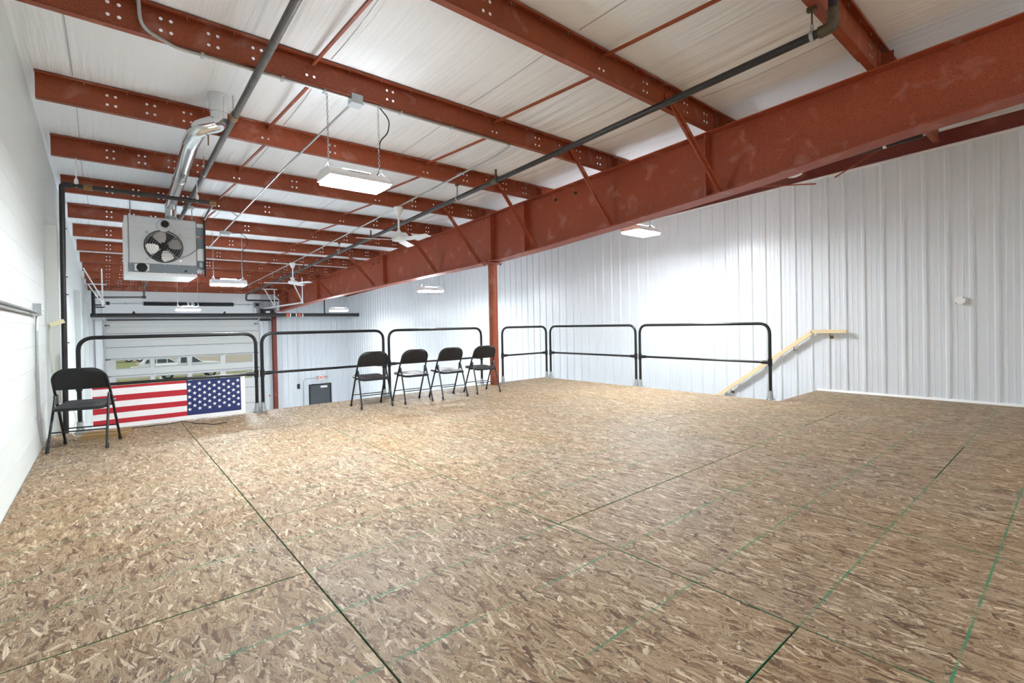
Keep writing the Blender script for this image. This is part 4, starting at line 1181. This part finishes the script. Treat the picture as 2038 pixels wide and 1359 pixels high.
# ------------------------------------------------------------------ right wall: handrail and box
hr = thing('stair_handrail', 'pale wooden stair handrail fixed on the ribbed white wall', 'handrail', (8.36, 2.5, 0.9))
xh = 8.355
mb = MB(); mb.bar((xh, 2.735, 0.905), (xh, 5.4, -1.08), 0.038, 0.058); part('sloping_rail', mb, M['wood_rail'], hr, smooth=False)
mb = MB(); mb.bar((xh, 2.285, 0.914), (xh, 2.752, 0.914), 0.038, 0.052); part('level_rail', mb, M['wood_rail'], hr, smooth=False)
for yy, zz in ((2.50, 0.885), (3.0, 0.67), (4.02, -0.09)):
    mb = MB(); mb.tube(fillet([(xh, yy, zz + 0.01), (xh, yy, zz - 0.055), (XR - 0.002, yy, zz - 0.06)], 0.03, 4), 0.007, 8); mb.lathe([(0.026, XR - 0.012), (0.026, XR - 0.002)], (0, yy, zz - 0.06), 'x', 14); part('bracket', mb, M['brass'], hr)
wbx = thing('wall_box', 'small white electrical box on the ribbed right wall', 'box', (XR, 1.05, 1.31))
oc = [(0.052 * math.cos(PI / 8 + k * PI / 4), 0.052 * math.sin(PI / 8 + k * PI / 4)) for k in range(8)]
mb = MB(); mb.prism([(1.05 + a, 1.308 + b) for a, b in oc], XR - 0.062, XR - 0.006, 'x'); part('box_body', mb, M['white_plastic'], wbx, smooth=False)
mb = MB(); mb.prism([(1.05 + a * 1.04, 1.308 + b * 1.04) for a, b in oc], XR - 0.068, XR - 0.062, 'x'); part('cover_plate', mb, M['white_plastic'], wbx, smooth=False)
mb = MB()
for a, b in ((1.05 - 0.035, 1.308 + 0.035), (1.05 + 0.035, 1.308 - 0.035)):
    mb.box(XR - 0.071, XR - 0.068, a - 0.005, a + 0.005, b - 0.005, b + 0.005)
part('cover_screws', mb, M['dark'], wbx, smooth=False, kind='stuff')

# ------------------------------------------------------------------ overhead door
d1 = empty('door_1', ((DX0 + DX1) / 2, YF, GZ)); tag(d1, kind='structure')
ybd = YF - 0.05
seams = [1.52, 1.05, 0.57, 0.175, -0.43, -1.21, -1.84, -2.47, GZ]
winx = [(0.248, 1.216), (1.334, 2.338), (2.466, 3.405), (3.577, 4.536)]
for a, b in zip(seams, seams[1:]):
    mb = MB(); wins = None
    t0, t1 = a - 0.0005, b + 0.0005
    if a == 0.175: wz = (0.145, -0.185); wins = winx
    if a == -0.43: wz = (-0.485, -0.83); wins = winx
    if wins:
        mb.box(DX0, DX1, ybd, ybd + 0.045, wz[0], t0); mb.box(DX0, DX1, ybd, ybd + 0.045, t1, wz[1])
        xs_ = [DX0] + [q for w2 in wins for q in w2] + [DX1]
        for k in range(0, len(xs_), 2):
            mb.box(xs_[k], xs_[k + 1], ybd, ybd + 0.045, wz[1], wz[0])
    else:
        mb.box(DX0, DX1, ybd, ybd + 0.045, t1, t0)
    # pressed stiles and a mid groove
    sec = part('door_section', mb, M['door_white'], d1, smooth=False)
    if wins:
        for (xa, xb) in wins:
            wf = MB()
            for q in ((xa, xb, wz[0] - 0.022, wz[0]), (xa, xb, wz[1], wz[1] + 0.022), (xa, xa + 0.022, wz[1] + 0.022, wz[0] - 0.022), (xb - 0.022, xb, wz[1] + 0.022, wz[0] - 0.022)):
                wf.box(q[0], q[1], ybd - 0.012, ybd + 0.03, q[2], q[3])
            part('window_frame', wf, M['door_frame'], sec, smooth=False)
            wg = MB(); wg.box(xa + 0.02, xb - 0.02, ybd + 0.018, ybd + 0.022, wz[1] + 0.02, wz[0] - 0.02)
            part('window_pane', wg, M['glass'], sec, smooth=False)
    elif a - b > 0.42:
        zc = (a + b) / 2
        gr = MB(); gr.prism([(ybd, zc - 0.012), (ybd - 0.008, zc - 0.006), (ybd - 0.008, zc + 0.006), (ybd, zc + 0.012)], DX0 + 0.02, DX1 - 0.02, 'x'); part('rib', gr, M['door_white'], sec, smooth=False)
    st_ = MB()
    st_.box(DX0, DX1, ybd - 0.006, ybd, t1, t1 + 0.018)
    part('joint_seal', st_, M['door_seal'], sec, smooth=False)
for zz in (1.05, 0.57, 0.175, -0.43, -1.21, -1.84):
    for xx in (0.03, 1.275, 2.40, 3.49, 4.75):
        h = MB(); h.box(xx - 0.025, xx + 0.025, ybd - 0.022, ybd - 0.012, zz - 0.045, zz + 0.045); h.lathe([(0.012, xx - 0.03), (0.012, xx + 0.03)], (0, ybd - 0.025, zz), 'x', 8); part('hinge', h, M['galv'], d1, smooth=False)
for xx in (0.055, 4.70):
    for zz in (1.35, 0.17, -0.42):
        h = MB(); h.tube([(xx - 0.05, ybd - 0.03, zz), (xx + 0.06, ybd - 0.03, zz)], 0.012, 8); h.lathe([(0.028, xx - 0.07), (0.028, xx - 0.04)], (0, ybd - 0.03, zz), 'x', 12); part('roller', h, M['dark'], d1)
mb = MB(); mb.box(DX0 + 0.05, DX1 - 0.02, ybd - 0.05, ybd + 0.0, 1.515, 1.555); part('top_strut', mb, M['dark'], d1, smooth=False)
# vertical and level tracks
for sx, xx in ((-1, -0.03), (1, DX1 + 0.06)):
    mb = MB(); mb.box(xx - 0.012, xx + 0.012, ybd - 0.06, ybd, GZ, 1.55); part('vertical_track', mb, M['galv'], d1, smooth=False)
for xx, lab in ((-0.04, None), (4.95, None)):
    mb = MB(); mb.tube(fillet([(xx, YF - 0.12, 1.55), (xx, YF - 0.12, 1.96), (xx, YF - 0.7, 1.965)], 0.3, 6), 0.03, 6); mb.box(xx - 0.03, xx + 0.03, 16.5, YF - 0.5, 1.94, 1.985)
    mb.box(xx - 0.05, xx + 0.01, 16.48, 16.52, 1.93, 2.02)
    part('level_track', mb, M['white_metal'], d1, smooth=False)
    s = 1 if xx < 1 else -1
    for a, b in (((xx, 16.5, 1.98), (xx, 16.5, zb(16.5) + 0.02)), ((xx, 16.5, 1.98), (xx - 0.36, 16.5, zb(16.5) + 0.02)), ((xx, 19.9, 1.98), (xx, 19.9, zb(19.9) + 0.02)), ((xx, 19.9, 1.98), (xx - 0.35, 19.9, zb(19.9) + 0.02))):
        mb = MB(); mb.bar(a, b, 0.03, 0.03, up=(0, 1, 0)); part('track_hanger', mb, M['white_metal'], d1, smooth=False)
    mb = MB(); mb.bar((xx - 0.42, 19.9, zb(19.9) + 0.01), (xx + 0.1, 19.9, zb(19.9) + 0.01), 0.03, 0.03); part('track_hanger', mb, M['white_metal'], d1, smooth=False)
# torsion shaft and springs
zsft, ysft = 2.11, YF - 0.20
mb = MB(); mb.tube([(0.06, ysft, zsft), (4.85, ysft, zsft)], 0.014, 10); part('torsion_shaft', mb, M['galv'], d1)
for xa, xb in ((1.06, 2.34), (2.58, 3.87)):
    prof_ = []; n = 60
    for k in range(n + 1):
        x = xa + (xb - xa) * k / n; prof_.append((0.078 if k % 2 else 0.064, x))
    mb = MB(); mb.lathe(prof_, (0, ysft, zsft), 'x', 14); part('torsion_spring', mb, M['dark'], d1, smooth=False)
    for xx in (xa, xb):
        mb = MB(); mb.lathe([(0.05, xx - 0.04), (0.06, xx - 0.015), (0.06, xx + 0.015), (0.05, xx + 0.04)], (0, ysft, zsft), 'x', 14); part('spring_cone', mb, M['galv'], d1)
for xx in (2.46,):
    mb = MB(); mb.box(xx - 0.02, xx + 0.02, ysft - 0.03, YF, zsft - 0.06, zsft + 0.06); part('centre_bracket', mb, M['dark'], d1, smooth=False)
for xx in (0.55, 4.4):
    mb = MB(); mb.lathe([(0.03, xx - 0.03), (0.03, xx + 0.03)], (0, ysft, zsft), 'x', 12); part('shaft_collar', mb, M['galv'], d1)
for xx in (0.08, 4.72):
    mb = MB(); mb.lathe([(0.07, xx - 0.05), (0.055, xx - 0.03), (0.055, xx + 0.03), (0.07, xx + 0.05)], (0, ysft, zsft), 'x', 14); part('cable_drum', mb, M['dark'], d1)
mb = MB(); mb.box(4.62, 4.92, YF - 0.06, YF, 1.70, 2.20); part('bearing_plate', mb, M['galv'], d1, smooth=False)
op = thing('door_opener', 'black motor opener at the upper right corner of the big door', 'motor', (5.0, YF - 0.3, 1.8))
mb = MB(); mb.box(4.88, 5.30, YF - 0.42, YF - 0.12, 1.72, 1.93); part('motor_case', mb, M['dark'], op, smooth=False)
mb = MB(); mb.lathe([(0.08, 4.80), (0.08, 5.02), (0.06, 5.05)], (0, YF - 0.30, 1.86), 'x', 16); part('gear_drum', mb, M['black_pipe'], op)
mb = MB(); mb.box(4.98, 5.14, YF - 0.425, YF - 0.42, 1.78, 1.85); part('case_label', mb, M['white_plastic'], op, smooth=False)
mb = MB(); mb.box(4.82, 5.20, YF - 0.30, YF - 0.1, 1.46, 1.54); part('mount_bracket', mb, M['dark'], op, smooth=False)

# exit door, sign, switch cable
d2 = empty('door_2', (7.19, YF, GZ)); tag(d2, kind='structure')
mb = MB(); mb.box(6.765, 7.62, YF - 0.02, YF + 0.02, GZ + 0.01, -1.365); part('door_leaf', mb, M['slate_door'], d2, smooth=False)
mb = MB(); mb.box(6.715, 6.765, YF - 0.05, YF + 0.02, GZ, -1.33); mb.box(7.62, 7.67, YF - 0.05, YF + 0.02, GZ, -1.33); mb.box(6.765, 7.62, YF - 0.05, YF + 0.02, -1.365, -1.33); part('door_frame', mb, M['dark'], d2, smooth=False)
mb = MB(); mb.box(7.20, 7.48, YF - 0.10, YF - 0.02, -1.50, -1.42); part('door_closer', mb, M['white_metal'], d2, smooth=False)
mb = MB(); mb.box(6.84, 6.98, YF - 0.10, YF - 0.05, -1.365, -1.315); part('door_contact', mb, M['dark'], d2, smooth=False)
mb = MB(); mb.tube([(6.85, YF - 0.06, -2.45), (7.55, YF - 0.06, -2.45)], 0.02, 8); part('push_bar', mb, M['galv'], d2)
es = thing('exit_sign', 'white exit sign with red letters above the dark grey door', 'sign', (7.25, YF - 0.04, -1.05))
mb = MB(); mb.box(7.08, 7.40, YF - 0.07, YF - 0.0, -1.165, -0.965); part('sign_box', mb, M['white_plastic'], es, smooth=False)
cu = bpy.data.curves.new('exit_text', 'FONT'); cu.body = 'EXIT'; cu.size = 0.175; cu.align_x = 'CENTER'; cu.align_y = 'CENTER'; cu.extrude = 0.002; cu.offset = 0.003
to = bpy.data.objects.new('exit_text_source', cu); COL.objects.link(to)
bpy.context.view_layer.update()
tm = bpy.data.meshes.new_from_object(to.evaluated_get(bpy.context.evaluated_depsgraph_get()))
bpy.data.objects.remove(to)
tm.materials.clear(); tm.materials.append(M['sign_red'])
o = link('sign_lettering', tm, es, (7.24 - 7.25, -0.034, -1.065 + 1.05)); o.rotation_euler = (PI / 2, 0, 0)
for xx in (7.03, 7.46):
    mb = MB(); mb.lathe([(0.02, 0.04), (0.045, 0.0), (0.045, -0.05)], (xx, YF - 0.06, -1.05), 'y', 12); part('lamp_head', mb, M['galv'], es)
cd = thing('wall_conduit', 'thin grey conduit bending from the exit sign down the far wall', 'conduit', (6.5, YF - 0.02, -1.1))
mb = MB(); mb.tube(fillet([(7.02, YF - 0.03, -1.05), (6.49, YF - 0.03, -1.07), (6.48, YF - 0.03, GZ)], 0.16, 6), 0.014, 8); part('tube_run', mb, M['conduit'], cd)
ps = thing('pendant_switch', 'small black control box hanging on a cable on the far wall', 'switch', (6.28, YF - 0.1, -1.4))
mb = MB(); mb.tube([(6.28, YF - 0.06, 2.2), (6.28, YF - 0.06, -1.22)], 0.008, 6); part('cable', mb, M['wire'], ps)
mb = MB(); mb.box(6.235, 6.325, YF - 0.10, YF - 0.01, -1.46, -1.26); part('switch_case', mb, M['dark'], ps, smooth=False)
mb = MB(); mb.lathe([(0.025, 0.0), (0.03, -0.02)], (5.14, YF - 0.0, -1.63), 'y', 10)
ab = tag(link('alarm_button', mb.mesh('alarm_button', M['sign_red'])), 'tiny red button on the white strip between door and far column', 'button', None, 'thing')

# ------------------------------------------------------------------ outside
def slab(name, x0, x1, y0, y1, z, m, kind='structure'):
    mb = MB(); mb.box(x0, x1, y0, y1, z - 0.1, z); return tag(link(name, mb.mesh(name, m, False)), kind=kind)


slab('ground', -120, 160, YF + 0.26, 260, GZ - 0.06, M['field'])
slab('lawn', -60, 60, YF + 1.0, 60, GZ - 0.03, M['grass'])
slab('lawn', -60, 3.3, 79, 110, GZ - 0.03, M['grass'])
slab('gravel_lot', -60, 90, 60.0, 78.6, GZ - 0.02, M['gravel'])


def car(name, label, loc, length, body, cab, wheel_r, axles, hw, mwin, extra=None):
    """vehicle seen from its side, nose towards +x; body and cab are (x, z) outlines"""
    t = thing(name, label, 'car', loc)
    mb = MB()
    def shell(poly, inset):
        n = len(poly); cz = min(z for _, z in poly)
        vs_ = []
        for s in (-1, 1):
            for x, z in poly:
                k = hw - inset * max(0, (z - cz))
                vs_.append((x, s * k, z))
        mb.add(vs_, [tuple(range(n)), tuple(range(2 * n - 1, n - 1, -1))] + [(i, n + i, n + (i + 1) % n, (i + 1) % n) for i in range(n)])
    shell(body, 0.02); part('car_body', mb, M['car_white'], t, False, False)
    mb = MB(); shell(cab, 0.28); part('car_cab', mb, M['car_white'], t, False, False)
    for poly in mwin:
        for s in (-1, 1):
            cz = min(z for _, z in cab)
            n = len(poly)
            vs_ = [(x, s * (hw - 0.28 * max(0, z - cz) + 0.006), z) for x, z in poly] + [(x, s * (hw - 0.28 * max(0, z - cz) - 0.02), z) for x, z in poly]
            g = MB(); g.add(vs_, [tuple(range(n)), tuple(range(2 * n - 1, n - 1, -1))] + [(i, n + i, n + (i + 1) % n, (i + 1) % n) for i in range(n)])
            part('side_window', g, M['car_glass'], t, False, False)
    for ax in axles:
        for s in (-1, 1):
            g = MB(); g.lathe([(wheel_r * 0.6, -0.12), (wheel_r, -0.10), (wheel_r, 0.10), (wheel_r * 0.6, 0.12)], (ax, s * (hw - 0.10), wheel_r), 'y', 20); wo = part('wheel', g, M['tyre'], t, False)
            g = MB(); g.lathe([(wheel_r * 0.55, -0.125), (wheel_r * 0.55, 0.125)], (ax, s * (hw - 0.10), wheel_r), 'y', 16); part('hub_cap', g, M['galv'], wo, False)
    return t


pk = car('pickup_truck', 'white pickup truck parked outside, seen through the middle door windows', (6.2, 57, GZ - 0.03), 5.8,
         [(-2.9, 0.60), (2.75, 0.55), (2.9, 0.8), (2.88, 1.30), (2.4, 1.42), (1.05, 1.50), (-0.9, 1.48), (-0.95, 1.42), (-2.88, 1.42)],
         [(-0.9, 1.47), (1.2, 1.48), (0.35, 2.14), (-0.8, 2.16)], 0.44, (-1.75, 1.75), 0.98,
         [[(-0.74, 1.52), (-0.02, 1.52), (-0.02, 2.06), (-0.68, 2.06)], [(0.06, 1.52), (0.98, 1.53), (0.34, 2.05), (0.06, 2.06)]])
mb = MB()
for ax in (-1.75, 1.75):
    mb.prism([(ax + 0.54 * math.cos(a), 0.45 + 0.58 * math.sin(a)) for a in [k * PI / 8 for k in range(9)]], -0.986, -0.975, 'y')
part('wheel_arch', mb, M['dark'], pk, False, False)
mb = MB(); mb.box(2.86, 2.93, -0.8, 0.8, 0.45, 0.65); part('bumper', mb, M['galv'], pk, False, False)
mb = MB(); mb.box(2.80, 2.91, -0.96, -0.7, 1.10, 1.28); part('marker_light', mb, M['copper'], pk, False, False)
sv = car('parked_car', 'white estate car with a roof rack parked behind the pickup', (5.1, 66, GZ - 0.01), 4.8,
         [(-2.4, 0.40), (2.35, 0.38), (2.4, 0.8), (2.2, 0.98), (1.0, 1.05), (-2.3, 1.08)],
         [(-2.25, 1.05), (1.05, 1.05), (0.25, 1.60), (-1.9, 1.66)], 0.36, (-1.45, 1.5), 0.9,
         [[(-1.95, 1.12), (-0.95, 1.12), (-0.95, 1.54), (-1.75, 1.54)], [(-0.85, 1.12), (0.0, 1.12), (0.0, 1.53), (-0.85, 1.54)], [(0.08, 1.12), (0.80, 1.12), (0.22, 1.51), (0.08, 1.52)]])
mb = MB()
for s in (-0.6, 0.6):
    mb.bar((-1.6, s, 1.73), (0.1, s, 1.70), 0.05, 0.05)
part('roof_rack', mb, M['dark'], sv, False, False)
tr = thing('utility_trailer', 'dark two-axle trailer far outside, top of the left door window', 'trailer', (3.3, 95, GZ - 0.03))
mb = MB(); mb.box(-2.6, 2.4, -1.0, 1.0, 0.75, 1.0); mb.box(-2.6, 2.4, -1.0, -0.94, 1.0, 1.9); part('trailer_bed', mb, M['trailer'], tr, False, False)
for ax in (-0.65, 0.65):
    mb = MB(); mb.lathe([(0.3, -0.12), (0.5, -0.10), (0.5, 0.10), (0.3, 0.12)], (ax, -1.1, 0.5), 'y', 20); wo = part('wheel', mb, M['tyre'], tr, False)
    mb = MB(); mb.lathe([(0.3, -0.13), (0.3, 0.13)], (ax, -1.1, 0.5), 'y', 16); part('hub_cap', mb, M['white_metal'], wo, False)
pb = MB(); pb.box(2.35, 3.55, 78.2, 78.5, GZ - 0.02, GZ + 0.14)
tag(link('parking_stop', pb.mesh('parking_stop', M['white_plastic'], False)), 'white concrete parking stop outside the left door window', 'kerb', None, 'thing')
for xx, yy, lab in ((0.62, 58.5, 'pale post outside, low in the left door window'), (3.45, 50, 'taller pale post outside, left of the pickup')):
    pb = MB(); pb.lathe([(0.09, 0), (0.09, 0.75), (0.05, 0.8)], (xx, yy, GZ - 0.03), 'z', 12)
    tag(link('bollard', pb.mesh('bollard', M['white_plastic'])), lab, 'post', None, 'thing')
